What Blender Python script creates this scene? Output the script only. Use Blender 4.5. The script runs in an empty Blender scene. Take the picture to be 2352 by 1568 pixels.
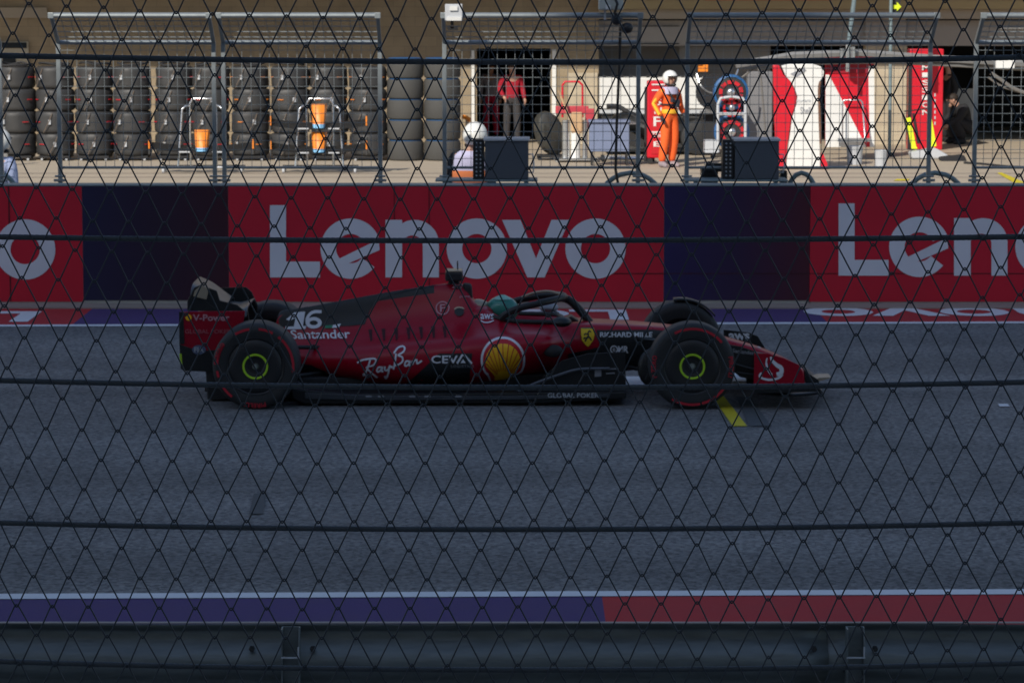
import bpy, bmesh, math, random
from mathutils import Vector, Matrix
from mathutils.bvhtree import BVHTree
from mathutils.geometry import tessellate_polygon
R = math.radians
random.seed(7)
SC = bpy.context.scene
COL = SC.collection

# ------------------------------------------------------------------ camera, sky, sun, exposure
F, CH = 7056.0, 3.56
TH = math.atan(835 / F)
cam_d = bpy.data.cameras.new('camera'); cam = bpy.data.objects.new('camera', cam_d); COL.objects.link(cam)
cam.location = (0, 0, CH); cam.rotation_euler = (math.pi / 2 - TH, 0, 0)
cam_d.lens = 108.0; cam_d.sensor_width = 36.0; cam_d.clip_start = 0.05; cam_d.clip_end = 2000
cam_d.dof.use_dof = True; cam_d.dof.focus_distance = 4.9; cam_d.dof.aperture_fstop = 42
SC.camera = cam

EL, AZ = R(35), R(28)               # the sun stands behind the camera, to the left
SUND = Vector((math.sin(AZ) * math.cos(EL), math.cos(AZ) * math.cos(EL), -math.sin(EL)))
world = bpy.data.worlds.new('World'); SC.world = world; world.use_nodes = True
wn = world.node_tree.nodes; wl = world.node_tree.links
bg = wn.get('Background') or wn.new('ShaderNodeBackground')
sky = wn.new('ShaderNodeTexSky'); sky.sky_type = 'NISHITA'; sky.sun_disc = False
sky.sun_elevation = EL; sky.sun_rotation = math.pi + AZ
sky.air_density = 1.0; sky.dust_density = 0.6; sky.ozone_density = 1.2
wl.new(sky.outputs[0], bg.inputs[0]); bg.inputs[1].default_value = 0.11
sun_d = bpy.data.lights.new('sun', 'SUN'); sun_d.energy = 3.4; sun_d.angle = R(0.5); sun_d.color = (1.0, 0.93, 0.82)
sun = bpy.data.objects.new('sun', sun_d); COL.objects.link(sun)
sun.location = (-20, -30, 40); sun.rotation_euler = SUND.to_track_quat('-Z', 'Y').to_euler()
SC.view_settings.view_transform = 'Standard'; SC.view_settings.look = 'None'
SC.view_settings.exposure = 0.33; SC.view_settings.gamma = 1.0
SC.render.engine = 'CYCLES'

# ------------------------------------------------------------------ measuring helpers (a view point turned into a real place at a real distance)
def ray(u, v):
    a = (u - 1176) / F; b = -(v - 784) / F
    return Vector((a, math.cos(TH) + b * math.sin(TH), -math.sin(TH) + b * math.cos(TH)))
def PG(u, v, z=0.0):
    d = ray(u, v); t = (z - CH) / d.z
    return Vector((t * d.x, t * d.y, z))
def PY(u, v, Y):
    d = ray(u, v); t = Y / d.y
    return Vector((t * d.x, Y, CH + t * d.z))
def xz(u, v, Y):
    p = PY(u, v, Y); return (p.x, p.z)

# ------------------------------------------------------------------ materials
MATS = {}
def mat(name, col, rough=0.6, metal=0.0, var=0.0, scale=8.0, bump=0.0, bscale=40.0, coat=0.0, stretch=None, spec=0.5):
    if name in MATS: return MATS[name]
    m = bpy.data.materials.new(name); m.use_nodes = True; MATS[name] = m
    nt = m.node_tree; n = nt.nodes; l = nt.links
    b = n['Principled BSDF']; b.inputs['Base Color'].default_value = (*col, 1)
    b.inputs['Roughness'].default_value = rough; b.inputs['Metallic'].default_value = metal
    b.inputs['Coat Weight'].default_value = coat; b.inputs['Coat Roughness'].default_value = 0.08
    b.inputs['Specular IOR Level'].default_value = spec
    tc = n.new('ShaderNodeTexCoord'); mp = n.new('ShaderNodeMapping'); l.new(tc.outputs['Object'], mp.inputs[0])
    if stretch: mp.inputs['Scale'].default_value = stretch
    nz = n.new('ShaderNodeTexNoise'); nz.inputs['Scale'].default_value = scale; nz.inputs['Detail'].default_value = 6
    l.new(mp.outputs[0], nz.inputs['Vector'])
    mx = n.new('ShaderNodeMix'); mx.data_type = 'RGBA'
    lo = [c * (1 - var) for c in col]; hi = [min(1, c * (1 + var)) for c in col]
    mx.inputs[6].default_value = (*lo, 1); mx.inputs[7].default_value = (*hi, 1)
    l.new(nz.outputs[0], mx.inputs[0]); l.new(mx.outputs[2], b.inputs['Base Color'])
    rr = n.new('ShaderNodeMapRange'); rr.inputs[3].default_value = max(0.03, rough - 0.08); rr.inputs[4].default_value = min(1, rough + 0.08)
    l.new(nz.outputs[0], rr.inputs[0]); l.new(rr.outputs[0], b.inputs['Roughness'])
    if bump:
        n2 = n.new('ShaderNodeTexNoise'); n2.inputs['Scale'].default_value = bscale; n2.inputs['Detail'].default_value = 4
        l.new(mp.outputs[0], n2.inputs['Vector'])
        bp = n.new('ShaderNodeBump'); bp.inputs['Strength'].default_value = bump; bp.inputs['Distance'].default_value = 0.01
        l.new(n2.outputs[0], bp.inputs['Height']); l.new(bp.outputs[0], b.inputs['Normal'])
    return m

def asphalt_mat():
    m = bpy.data.materials.new('asphalt'); m.use_nodes = True; n = m.node_tree.nodes; l = m.node_tree.links
    b = n['Principled BSDF']; b.inputs['Roughness'].default_value = 0.85; b.inputs['Specular IOR Level'].default_value = 0.3
    tc = n.new('ShaderNodeTexCoord')
    v1 = n.new('ShaderNodeTexVoronoi'); v1.inputs['Scale'].default_value = 36
    mp = n.new('ShaderNodeMapping'); l.new(tc.outputs['Object'], mp.inputs[0]); l.new(mp.outputs[0], v1.inputs['Vector'])
    n1 = n.new('ShaderNodeTexNoise'); n1.inputs['Scale'].default_value = 22; n1.inputs['Detail'].default_value = 7; n1.inputs['Roughness'].default_value = 0.75
    l.new(mp.outputs[0], n1.inputs['Vector'])
    mp2 = n.new('ShaderNodeMapping'); mp2.inputs['Scale'].default_value = (0.05, 0.9, 1); l.new(tc.outputs['Object'], mp2.inputs[0])
    n2 = n.new('ShaderNodeTexNoise'); n2.inputs['Scale'].default_value = 1.0; n2.inputs['Detail'].default_value = 4; l.new(mp2.outputs[0], n2.inputs['Vector'])
    n3 = n.new('ShaderNodeTexNoise'); n3.inputs['Scale'].default_value = 0.6; n3.inputs['Detail'].default_value = 5; l.new(tc.outputs['Object'], n3.inputs['Vector'])
    cr = n.new('ShaderNodeValToRGB'); cr.color_ramp.elements[0].position = 0.30; cr.color_ramp.elements[0].color = (0.055, 0.055, 0.06, 1)
    cr.color_ramp.elements[1].position = 0.70; cr.color_ramp.elements[1].color = (0.27, 0.262, 0.255, 1)
    mt = n.new('ShaderNodeMath'); mt.operation = 'MULTIPLY_ADD'; mt.inputs[1].default_value = 0.35
    l.new(v1.outputs['Color'], mt.inputs[0])
    mt2 = n.new('ShaderNodeMath'); mt2.operation = 'MULTIPLY'; mt2.inputs[1].default_value = 0.72
    l.new(n1.outputs[0], mt2.inputs[0]); l.new(mt2.outputs[0], mt.inputs[2]); l.new(mt.outputs[0], cr.inputs[0])
    def mul(a, fac_lo, fac_hi, src):
        r = n.new('ShaderNodeMapRange'); r.inputs[1].default_value = 0.3; r.inputs[2].default_value = 0.7
        r.inputs[3].default_value = fac_lo; r.inputs[4].default_value = fac_hi; l.new(src, r.inputs[0])
        mx = n.new('ShaderNodeVectorMath'); mx.operation = 'SCALE'; l.new(a, mx.inputs[0]); l.new(r.outputs[0], mx.inputs['Scale'])
        return mx.outputs[0]
    o = mul(cr.outputs[0], 0.74, 1.14, n2.outputs[0]); o = mul(o, 0.86, 1.1, n3.outputs[0])
    l.new(o, b.inputs['Base Color'])
    bp = n.new('ShaderNodeBump'); bp.inputs['Strength'].default_value = 0.5; bp.inputs['Distance'].default_value = 0.006
    l.new(n1.outputs[0], bp.inputs['Height']); l.new(bp.outputs[0], b.inputs['Normal'])
    return m

def brick_mat(name, c1, c2, mortar, sx=1.0, scale=1.0):
    m = bpy.data.materials.new(name); m.use_nodes = True; n = m.node_tree.nodes; l = m.node_tree.links; MATS[name] = m
    b = n['Principled BSDF']; b.inputs['Roughness'].default_value = 0.9
    tc = n.new('ShaderNodeTexCoord'); sp = n.new('ShaderNodeSeparateXYZ'); cb = n.new('ShaderNodeCombineXYZ')
    l.new(tc.outputs['Object'], sp.inputs[0]); l.new(sp.outputs['X'], cb.inputs['X']); l.new(sp.outputs['Z'], cb.inputs['Y'])
    br = n.new('ShaderNodeTexBrick'); br.inputs['Scale'].default_value = scale
    br.inputs['Color1'].default_value = (*c1, 1); br.inputs['Color2'].default_value = (*c2, 1); br.inputs['Mortar'].default_value = (*mortar, 1)
    br.inputs['Mortar Size'].default_value = 0.006; br.inputs['Brick Width'].default_value = 0.46; br.inputs['Row Height'].default_value = 0.21
    br.inputs['Mortar Smooth'].default_value = 0.4
    l.new(cb.outputs[0], br.inputs['Vector'])
    nz = n.new('ShaderNodeTexNoise'); nz.inputs['Scale'].default_value = 3; nz.inputs['Detail'].default_value = 8; l.new(tc.outputs['Object'], nz.inputs['Vector'])
    mr = n.new('ShaderNodeMapRange'); mr.inputs[3].default_value = 0.75; mr.inputs[4].default_value = 1.2; l.new(nz.outputs[0], mr.inputs[0])
    mx = n.new('ShaderNodeVectorMath'); mx.operation = 'SCALE'; l.new(br.outputs['Color'], mx.inputs[0]); l.new(mr.outputs[0], mx.inputs['Scale'])
    l.new(mx.outputs[0], b.inputs['Base Color'])
    bp = n.new('ShaderNodeBump'); bp.inputs['Strength'].default_value = 0.4; bp.inputs['Distance'].default_value = 0.01
    l.new(nz.outputs[0], bp.inputs['Height']); l.new(bp.outputs[0], b.inputs['Normal'])
    return m

def gradient_mat(name, x0, x1, c0, c1, c2, rough=0.5):      # printed colour change along the banner
    m = bpy.data.materials.new(name); m.use_nodes = True; n = m.node_tree.nodes; l = m.node_tree.links; MATS[name] = m
    b = n['Principled BSDF']; b.inputs['Roughness'].default_value = rough
    tc = n.new('ShaderNodeTexCoord'); sp = n.new('ShaderNodeSeparateXYZ'); l.new(tc.outputs['Object'], sp.inputs[0])
    mr = n.new('ShaderNodeMapRange'); mr.inputs[1].default_value = x0; mr.inputs[2].default_value = x1; l.new(sp.outputs['X'], mr.inputs[0])
    cr = n.new('ShaderNodeValToRGB'); e = cr.color_ramp.elements; e[0].color = (*c0, 1); e[1].color = (*c2, 1)
    k = e.new(0.5); k.color = (*c1, 1); l.new(mr.outputs[0], cr.inputs[0]); l.new(cr.outputs[0], b.inputs['Base Color'])
    return m

M_asph = asphalt_mat()
M_conc = mat('pit_lane_concrete', (0.43, 0.36, 0.27), 0.9, var=0.12, scale=1.5, bump=0.3, bscale=30, stretch=(0.3, 1.5, 1))
M_ground = mat('bare_ground', (0.22, 0.19, 0.15), 0.95, var=0.2, scale=0.4)
M_redp = mat('red_track_paint', (0.44, 0.018, 0.024), 0.9, var=0.15, scale=3, bump=0.3, bscale=60)
M_navyp = mat('navy_track_paint', (0.066, 0.034, 0.14), 0.9, var=0.15, scale=3, bump=0.3, bscale=60)
M_whitep = mat('white_track_paint', (0.72, 0.73, 0.76), 0.7, var=0.1, scale=5)
M_yelp = mat('yellow_track_paint', (0.62, 0.50, 0.02), 0.7, var=0.15, scale=20)
M_patch = mat('tar_patch', (0.075, 0.08, 0.085), 0.85, var=0.15, scale=40)
M_kerb = mat('dusty_kerb', (0.33, 0.27, 0.23), 0.9, var=0.2, scale=3, stretch=(0.3, 2, 1))
M_wallc = mat('wall_concrete', (0.40, 0.38, 0.35), 0.85, var=0.12, scale=4, bump=0.3)
M_redban = mat('red_banner', (0.58, 0.007, 0.030), 0.7, var=0.16, scale=1.6, bump=0.5, bscale=3)
M_letter = mat('white_banner_print', (0.70, 0.72, 0.78), 0.6, var=0.09, scale=3, bump=0.3, bscale=3)
M_steel = mat('galvanised_steel', (0.30, 0.335, 0.35), 0.42, 0.55, var=0.15, scale=15)
M_gsteel = mat('painted_steel', (0.22, 0.29, 0.31), 0.5, 0.35, var=0.15, scale=15)
M_rail = mat('weathered_guardrail_steel', (0.18, 0.20, 0.20), 0.48, 0.6, var=0.45, scale=9, bump=0.35, bscale=18, stretch=(0.6, 1, 2.5))
M_wire = mat('fence_wire', (0.048, 0.055, 0.064), 0.6, 0.3, var=0.1, scale=60)
M_cable = mat('wire_rope', (0.075, 0.085, 0.095), 0.55, 0.4, var=0.2, scale=200)
M_black = mat('black_plastic', (0.02, 0.02, 0.022), 0.45, var=0.1)
M_blackm = mat('matt_black', (0.022, 0.022, 0.024), 0.8, var=0.2, scale=6)
M_carbon = mat('black_carbon', (0.014, 0.015, 0.016), 0.42, var=0.2, scale=20, coat=0.0, spec=0.4)
M_carred = mat('red_car_paint', (0.33, 0.002, 0.017), 0.30, 0.0, var=0.05, scale=5, coat=0.0, spec=0.35)
M_decwhite = mat('white_sticker', (0.74, 0.75, 0.80), 0.5, var=0.02)
M_decred = mat('red_sticker', (0.55, 0.01, 0.02), 0.5, var=0.02)
M_decblack = mat('black_livery', (0.010, 0.012, 0.013), 0.5, var=0.1)
M_slot = mat('dark_louver_slot', (0.04, 0.001, 0.003), 0.6)
M_decyel = mat('yellow_sticker', (0.78, 0.52, 0.01), 0.5, var=0.03)
M_gold = mat('shell_orange_yellow', (0.95, 0.50, 0.01), 0.5, var=0.06, scale=10)
M_green = mat('green_sticker', (0.01, 0.22, 0.11), 0.5)
M_grey = mat('faded_grey_sticker', (0.28, 0.29, 0.32), 0.6)
M_pinkwhite = mat('faded_pink_sticker', (0.55, 0.28, 0.32), 0.6)
M_rubber = mat('tyre_rubber', (0.020, 0.021, 0.023), 0.62, var=0.15, scale=10)
M_tread = M_rubber
M_tred = mat('red_tyre_marking', (0.50, 0.012, 0.03), 0.6, var=0.1)
M_neon = mat('yellow_green_ring', (0.45, 0.72, 0.03), 0.5)
M_hub = mat('hub_metal', (0.35, 0.38, 0.35), 0.4, 0.7)
M_helm = mat('green_helmet', (0.02, 0.21, 0.16), 0.35, coat=0.5, var=0.2, scale=12)
M_blank = mat('black_tyre_blanket', (0.037, 0.037, 0.038), 0.55, var=0.25, scale=5, bump=0.5, bscale=9)
M_tyreg = mat('worn_grey_tyre', (0.062, 0.061, 0.058), 0.8, var=0.15, scale=10, stretch=(1, 1, 8))
M_blue = mat('blue_rim_band', (0.015, 0.10, 0.27), 0.5)
M_orange = mat('orange_paint', (0.85, 0.25, 0.02), 0.45, coat=0.2, var=0.05)
M_ltblue = mat('light_blue_paint', (0.25, 0.55, 0.85), 0.45)
M_chrome = mat('polished_tube', (0.62, 0.64, 0.66), 0.25, 0.85, var=0.1)
M_white = mat('white_panel', (0.74, 0.74, 0.72), 0.5, var=0.04)
M_red = mat('bright_red_panel', (0.62, 0.008, 0.025), 0.4, var=0.06, coat=0.2)
M_grp = mat('grey_partition', (0.25, 0.25, 0.255), 0.7, var=0.06)
M_lgrey = mat('pale_grey_metal', (0.5, 0.52, 0.55), 0.5, var=0.05)
M_slate = mat('slate_cabinet', (0.075, 0.085, 0.105), 0.6, var=0.08, scale=20)
M_bluecase = mat('blue_grey_case', (0.17, 0.21, 0.33), 0.6, var=0.08)
M_stone = brick_mat('tan_block_wall', (0.34, 0.27, 0.18), (0.29, 0.23, 0.155), (0.24, 0.19, 0.14))
M_pillar = brick_mat('pale_block_pillar', (0.50, 0.43, 0.32), (0.46, 0.39, 0.29), (0.38, 0.32, 0.25))
M_beam = mat('tan_beam', (0.38, 0.30, 0.17), 0.8, var=0.08, scale=2)
M_band = mat('pale_stone_band', (0.36, 0.31, 0.25), 0.85, var=0.08, scale=2)
M_soffit = mat('grey_header_panel', (0.31, 0.285, 0.265), 0.8, var=0.06, scale=1.5)
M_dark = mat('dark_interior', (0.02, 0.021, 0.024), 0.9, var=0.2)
M_suit = mat('orange_overalls', (0.88, 0.13, 0.02), 0.8, var=0.12, scale=9, bump=0.6, bscale=14)
M_suity = mat('yellow_stripe', (0.90, 0.50, 0.03), 0.7)
M_skin = mat('skin', (0.50, 0.28, 0.20), 0.6, var=0.08)
M_tabard = mat('lilac_white_tabard', (0.50, 0.48, 0.66), 0.8, var=0.1)
M_whit = mat('white_helmet', (0.78, 0.78, 0.75), 0.3, coat=0.3)
M_darkcl = mat('dark_clothing', (0.018, 0.018, 0.022), 0.85, var=0.2)
M_redsh = mat('red_shirt', (0.50, 0.01, 0.05), 0.8, var=0.15)
M_glove = mat('dark_glove', (0.02, 0.03, 0.045), 0.7)
M_hiv = mat('hi_vis_yellow', (0.72, 0.85, 0.02), 0.6)
M_cloth = mat('sand_wood', (0.55, 0.36, 0.2), 0.8)
M_glass = mat('dark_glass', (0.02, 0.025, 0.03), 0.1)

# ------------------------------------------------------------------ mesh building
def tag(o, label=None, cat=None, group=None, kind=None):
    if label: o['label'] = label
    if cat: o['category'] = cat
    if group: o['group'] = group
    if kind: o['kind'] = kind
    return o
def thing(name, label, cat, loc=(0, 0, 0), group=None):
    o = bpy.data.objects.new(name, None); COL.objects.link(o); o.location = loc; o.empty_display_size = 0.2
    return tag(o, label, cat, group)
def wloc(o):
    p = Vector((0, 0, 0))
    while o: p += o.location; o = o.parent
    return p

class MB:
    def __init__(s): s.v = []; s.f = []; s.mi = []; s.cur = 0
    def add(s, vs, fs):
        n = len(s.v); s.v += [Vector(p) for p in vs]; s.f += [tuple(i + n for i in f) for f in fs]; s.mi += [s.cur] * len(fs); return s
    def box(s, x0, x1, y0, y1, z0, z1):
        return s.add([(x0, y0, z0), (x1, y0, z0), (x1, y1, z0), (x0, y1, z0), (x0, y0, z1), (x1, y0, z1), (x1, y1, z1), (x0, y1, z1)],
                     [(0, 3, 2, 1), (4, 5, 6, 7), (0, 1, 5, 4), (1, 2, 6, 5), (2, 3, 7, 6), (3, 0, 4, 7)])
    def boxp(s, u0, v0, u1, v1, Y, th):            # box whose front face stands at distance Y
        a = PY(u0, v0, Y); b = PY(u1, v1, Y)
        return s.box(min(a.x, b.x), max(a.x, b.x), Y, Y + th, min(a.z, b.z), max(a.z, b.z))
    def tube(s, pts, r, n=6, closed=False, twist=0.0):
        pts = [Vector(p) for p in pts]; m = len(pts)
        rs = r if isinstance(r, (list, tuple)) else [r] * m
        t0 = (pts[1] - pts[0]).normalized()
        nrm = t0.orthogonal().normalized(); base = len(s.v); prev = t0
        for i in range(m):
            if closed: t = (pts[(i + 1) % m] - pts[i - 1]).normalized()
            elif i == 0: t = t0
            elif i == m - 1: t = (pts[i] - pts[i - 1]).normalized()
            else:
                t = ((pts[i + 1] - pts[i]).normalized() + (pts[i] - pts[i - 1]).normalized())
                t = t.normalized() if t.length > 1e-6 else prev
            q = prev.rotation_difference(t); nrm = (q @ nrm); nrm = (nrm - t * nrm.dot(t)).normalized(); prev = t
            bn = t.cross(nrm)
            for k in range(n):
                a = 2 * math.pi * k / n + twist * i
                s.v.append(pts[i] + nrm * math.cos(a) * rs[i] + bn * math.sin(a) * rs[i])
        for i in range(m if closed else m - 1):
            j = (i + 1) % m
            for k in range(n):
                k2 = (k + 1) % n
                s.f.append((base + i * n + k, base + i * n + k2, base + j * n + k2, base + j * n + k)); s.mi.append(s.cur)
        if not closed:
            s.f.append(tuple(base + k for k in reversed(range(n)))); s.f.append(tuple(base + (m - 1) * n + k for k in range(n))); s.mi += [s.cur] * 2
        return s
    def cyl(s, p0, p1, r0, r1=None, n=16): return s.tube([p0, p1], [r0, r0 if r1 is None else r1], n)
    def lathe(s, prof, c, axis='z', n=32, closed=False):    # prof: (radius, height)
        base = len(s.v); c = Vector(c)
        for (r, h) in prof:
            for k in range(n):
                a = 2 * math.pi * k / n; x, y = r * math.cos(a), r * math.sin(a)
                s.v.append(c + (Vector((x, y, h)) if axis == 'z' else Vector((x, h, y)) if axis == 'y' else Vector((h, x, y))))
        m = len(prof)
        for i in range(m if closed else m - 1):
            j = (i + 1) % m
            for k in range(n):
                k2 = (k + 1) % n; s.f.append((base + i * n + k, base + i * n + k2, base + j * n + k2, base + j * n + k)); s.mi.append(s.cur)
        if not closed:
            for i in (0, m - 1):
                if prof[i][0] > 1e-5: s.f.append(tuple(base + i * n + k for k in range(n))); s.mi.append(s.cur)
        return s
    def ball(s, c, r, n=14, m=9):
        c = Vector(c); r = (r, r, r) if not isinstance(r, (tuple, list)) else r; base = len(s.v)
        for i in range(m + 1):
            t = math.pi * i / m
            for k in range(n):
                a = 2 * math.pi * k / n
                s.v.append(c + Vector((r[0] * math.sin(t) * math.cos(a), r[1] * math.sin(t) * math.sin(a), r[2] * math.cos(t))))
        for i in range(m):
            for k in range(n):
                k2 = (k + 1) % n; s.f.append((base + i * n + k, base + i * n + k2, base + (i + 1) * n + k2, base + (i + 1) * n + k)); s.mi.append(s.cur)
        return s
    def prism(s, poly, y0, y1, M=None):             # outline in x,z pushed through y0..y1
        n = len(poly); vs = [Vector((x, y0, z)) for x, z in poly] + [Vector((x, y1, z)) for x, z in poly]
        if M: vs = [M @ p for p in vs]
        tri = tessellate_polygon([[Vector((x, z, 0)) for x, z in poly]])
        fs = [tuple(t) for t in tri] + [tuple(i + n for i in reversed(t)) for t in tri]
        fs += [(i, (i + 1) % n, (i + 1) % n + n, i + n) for i in range(n)]
        return s.add(vs, fs)
    def flat(s, poly3):
        tri = tessellate_polygon([[Vector(p) for p in poly3]])
        return s.add(poly3, [tuple(t) for t in tri])
    def build(s, name, mats, parent=None, smooth=False, bevel=0.0, subsurf=0, loc=None, label=None, sharp=35):
        o_loc = wloc(parent) if parent else Vector(loc if loc is not None else (0, 0, 0))
        if parent is None and loc is None and s.v:
            xs = [p.x for p in s.v]; ys = [p.y for p in s.v]; zs = [p.z for p in s.v]
            o_loc = Vector(((min(xs) + max(xs)) / 2, (min(ys) + max(ys)) / 2, min(zs)))
        me = bpy.data.meshes.new(name); me.from_pydata([tuple(p - o_loc) for p in s.v], [], s.f)
        mats = mats if isinstance(mats, (list, tuple)) else [mats]
        for m in mats: me.materials.append(m)
        me.polygons.foreach_set('material_index', [min(i, len(mats) - 1) for i in s.mi])
        me.validate(); bm = bmesh.new(); bm.from_mesh(me)
        bmesh.ops.recalc_face_normals(bm, faces=bm.faces); bm.to_mesh(me); bm.free()
        if smooth:
            me.shade_smooth(); me.set_sharp_from_angle(angle=R(sharp))
        o = bpy.data.objects.new(name, me); COL.objects.link(o)
        if parent: o.parent = parent
        else: o.location = o_loc
        if bevel:
            b = o.modifiers.new('bevel', 'BEVEL'); b.width = bevel; b.segments = 2; b.limit_method = 'ANGLE'
        if subsurf:
            b = o.modifiers.new('sub', 'SUBSURF'); b.levels = subsurf; b.render_levels = subsurf
        if label: o['label'] = label
        return o

def copy_tree(o, loc=None, parent=None):
    c = o.copy(); COL.objects.link(c)
    if parent: c.parent = parent
    if loc is not None: c.location = loc
    for ch in [x for x in o.children]: copy_tree(ch, None, c)
    return c

# lettering ------------------------------------------------------------------
def arc(cx, cy, r, a0, a1, n=20):
    return [(cx + r * math.cos(R(a0 + (a1 - a0) * i / n)), cy + r * math.sin(R(a0 + (a1 - a0) * i / n))) for i in range(n + 1)]
def band(pts_o, pts_i):      # list of quads between two polylines
    return [[pts_o[i], pts_o[i + 1], pts_i[i + 1], pts_i[i]] for i in range(len(pts_o) - 1)]
def stroke(pts, w):
    out = []; n = len(pts); L = []; Rr = []
    ws = w if isinstance(w, (list, tuple)) else [w] * n
    for i in range(n):
        a = Vector(pts[max(0, i - 1)]).to_2d() if True else 0; b = Vector(pts[min(n - 1, i + 1)]).to_2d()
        d = (b - a); d = d.normalized() if d.length > 1e-9 else Vector((1, 0)); nn = Vector((-d.y, d.x)) * ws[i] / 2
        p = Vector(pts[i]).to_2d(); L.append(tuple(p + nn)); Rr.append(tuple(p - nn))
    return band(L, Rr)
def smooth_path(pts, k=5):
    out = []; n = len(pts)
    for i in range(n - 1):
        p0 = Vector(pts[max(0, i - 1)]); p1 = Vector(pts[i]); p2 = Vector(pts[i + 1]); p3 = Vector(pts[min(n - 1, i + 2)])
        for j in range(k):
            t = j / k
            out.append(tuple(0.5 * ((2 * p1) + (p2 - p0) * t + (2 * p0 - 5 * p1 + 4 * p2 - p3) * t * t + (3 * p1 - p0 - 3 * p2 + p3) * t ** 3)))
    out.append(tuple(pts[-1])); return out
FONT = {}
def text_polys(s, spacing=1.0, bold=0.0):
    key = (s, spacing, bold)
    if key in FONT: return FONT[key]
    c = bpy.data.curves.new('lettering', 'FONT'); c.body = s; c.fill_mode = 'FRONT'; c.resolution_u = 3; c.space_character = spacing; c.offset = bold
    o = bpy.data.objects.new('lettering', c); COL.objects.link(o)
    dg = bpy.context.evaluated_depsgraph_get(); dg.update(); me = o.evaluated_get(dg).to_mesh()
    polys = [[(me.vertices[i].co.x, me.vertices[i].co.y) for i in p.vertices] for p in me.polygons]
    o.evaluated_get(dg).to_mesh_clear(); bpy.data.objects.remove(o); bpy.data.curves.remove(c)
    FONT[key] = polys; return polys
def text_box(s, u0, v0, u1, v1, shear=0.0, rise=0.0, mirror=False, spacing=1.0, bold=0.012):
    """lettering fitted to the rectangle u0..u1, v0(top)..v1(bottom); rise = pixels climbed over its length"""
    P = text_polys(s, spacing, bold)
    xs = [p[0] for q in P for p in q]; ys = [p[1] for q in P for p in q]
    x0, x1, y0, y1 = min(xs), max(xs), min(ys), max(ys); out = []
    for q in P:
        r = []
        for x, y in q:
            a = (x - x0) / (x1 - x0); b = (y - y0) / (y1 - y0)
            if mirror: a = 1 - a
            u = u0 + a * (u1 - u0) + shear * (b - 0.5) * (v1 - v0); v = v1 + (v0 - v1) * b - rise * a
            r.append((u, v))
        out.append(r)
    return out
def lift(polys, place, seg=1e9):
    """turns flat outlines (list of small polygons) into a mesh whose points are set down by place(u,v)"""
    bm = bmesh.new()
    for q in polys:
        try: bm.faces.new([bm.verts.new((p[0], p[1], 0)) for p in q])
        except ValueError: pass
    bmesh.ops.remove_doubles(bm, verts=bm.verts, dist=1e-4)
    if seg < 1e8:
        bmesh.ops.triangulate(bm, faces=bm.faces)
        for _ in range(6):
            es = [e for e in bm.edges if e.calc_length() > seg]
            if not es: break
            bmesh.ops.subdivide_edges(bm, edges=es, cuts=1); bmesh.ops.triangulate(bm, faces=[f for f in bm.faces if len(f.verts) > 3])
    bm.verts.index_update(); mb = MB(); mb.v = []; bad = set()
    for v in bm.verts:
        p = place(v.co.x, v.co.y)
        if p is None: bad.add(v.index); p = Vector((0, 0, 0))
        mb.v.append(p)
    for f in bm.faces:
        ids = [v.index for v in f.verts]
        if not any(i in bad for i in ids): mb.f.append(tuple(ids)); mb.mi.append(0)
    bm.free(); return mb
def tri(poly):
    return [[poly[i] for i in t] for t in tessellate_polygon([[Vector((p[0], p[1], 0)) for p in poly]])]

# ------------------------------------------------------------------ THE SETTING
g = MB(); g.add([(-400, -60, -0.03), (400, -60, -0.03), (400, 900, -0.03), (-400, 900, -0.03)], [(0, 1, 2, 3)])
tag(g.build('ground', M_ground, loc=(0, 0, 0)), kind='structure')
def sheet(name, mt, pts, z, kind='structure'):
    m = MB(); m.flat([(p[0], p[1], z) for p in pts]); return tag(m.build(name, mt, loc=(0, 0, 0)), kind=kind)
nl = [PG(-600, 1374).xy, PG(3000, 1357).xy]        # far edge of the near white line
def lerp_line(a, b, x): t = (x - a[0]) / (b[0] - a[0]); return a[1] + (b[1] - a[1]) * t
A, B = PG(0, 1365), PG(2352, 1354)
near_y = lambda x: lerp_line(A, B, x)
A2, B2 = PG(0, 751), PG(2352, 743.5)
far_y = lambda x: lerp_line(A2, B2, x)
XL, XR = -60, 60
sheet('track', M_asph, [(XL, near_y(XL) - 0.5), (XR, near_y(XR) - 0.5), (XR, far_y(XR) + .3), (XL, far_y(XL) + .3)], 0.0)
def strip(name, mt, f0, d0, d1, x0, x1, z): return sheet(name, mt, [(x0, f0(x0) + d0), (x1, f0(x1) + d0), (x1, f0(x1) + d1), (x0, f0(x0) + d1)], z)
strip('near_white_line', M_whitep, near_y, -0.15, 0.0, XL, XR, 0.006)
xb = PG(1387, 1400).x
strip('near_navy_runoff', M_navyp, near_y, -5.5, -0.15, XL, xb, 0.002)
strip('near_red_runoff', M_redp, near_y, -5.5, -0.15, xb, XR, 0.002)
strip('spectator_walkway', M_wallc, near_y, -30, -5.5, XL, XR, 0.002)
strip('far_white_line', M_whitep, far_y, 0.0, 0.17, XL, XR, 0.006)
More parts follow.
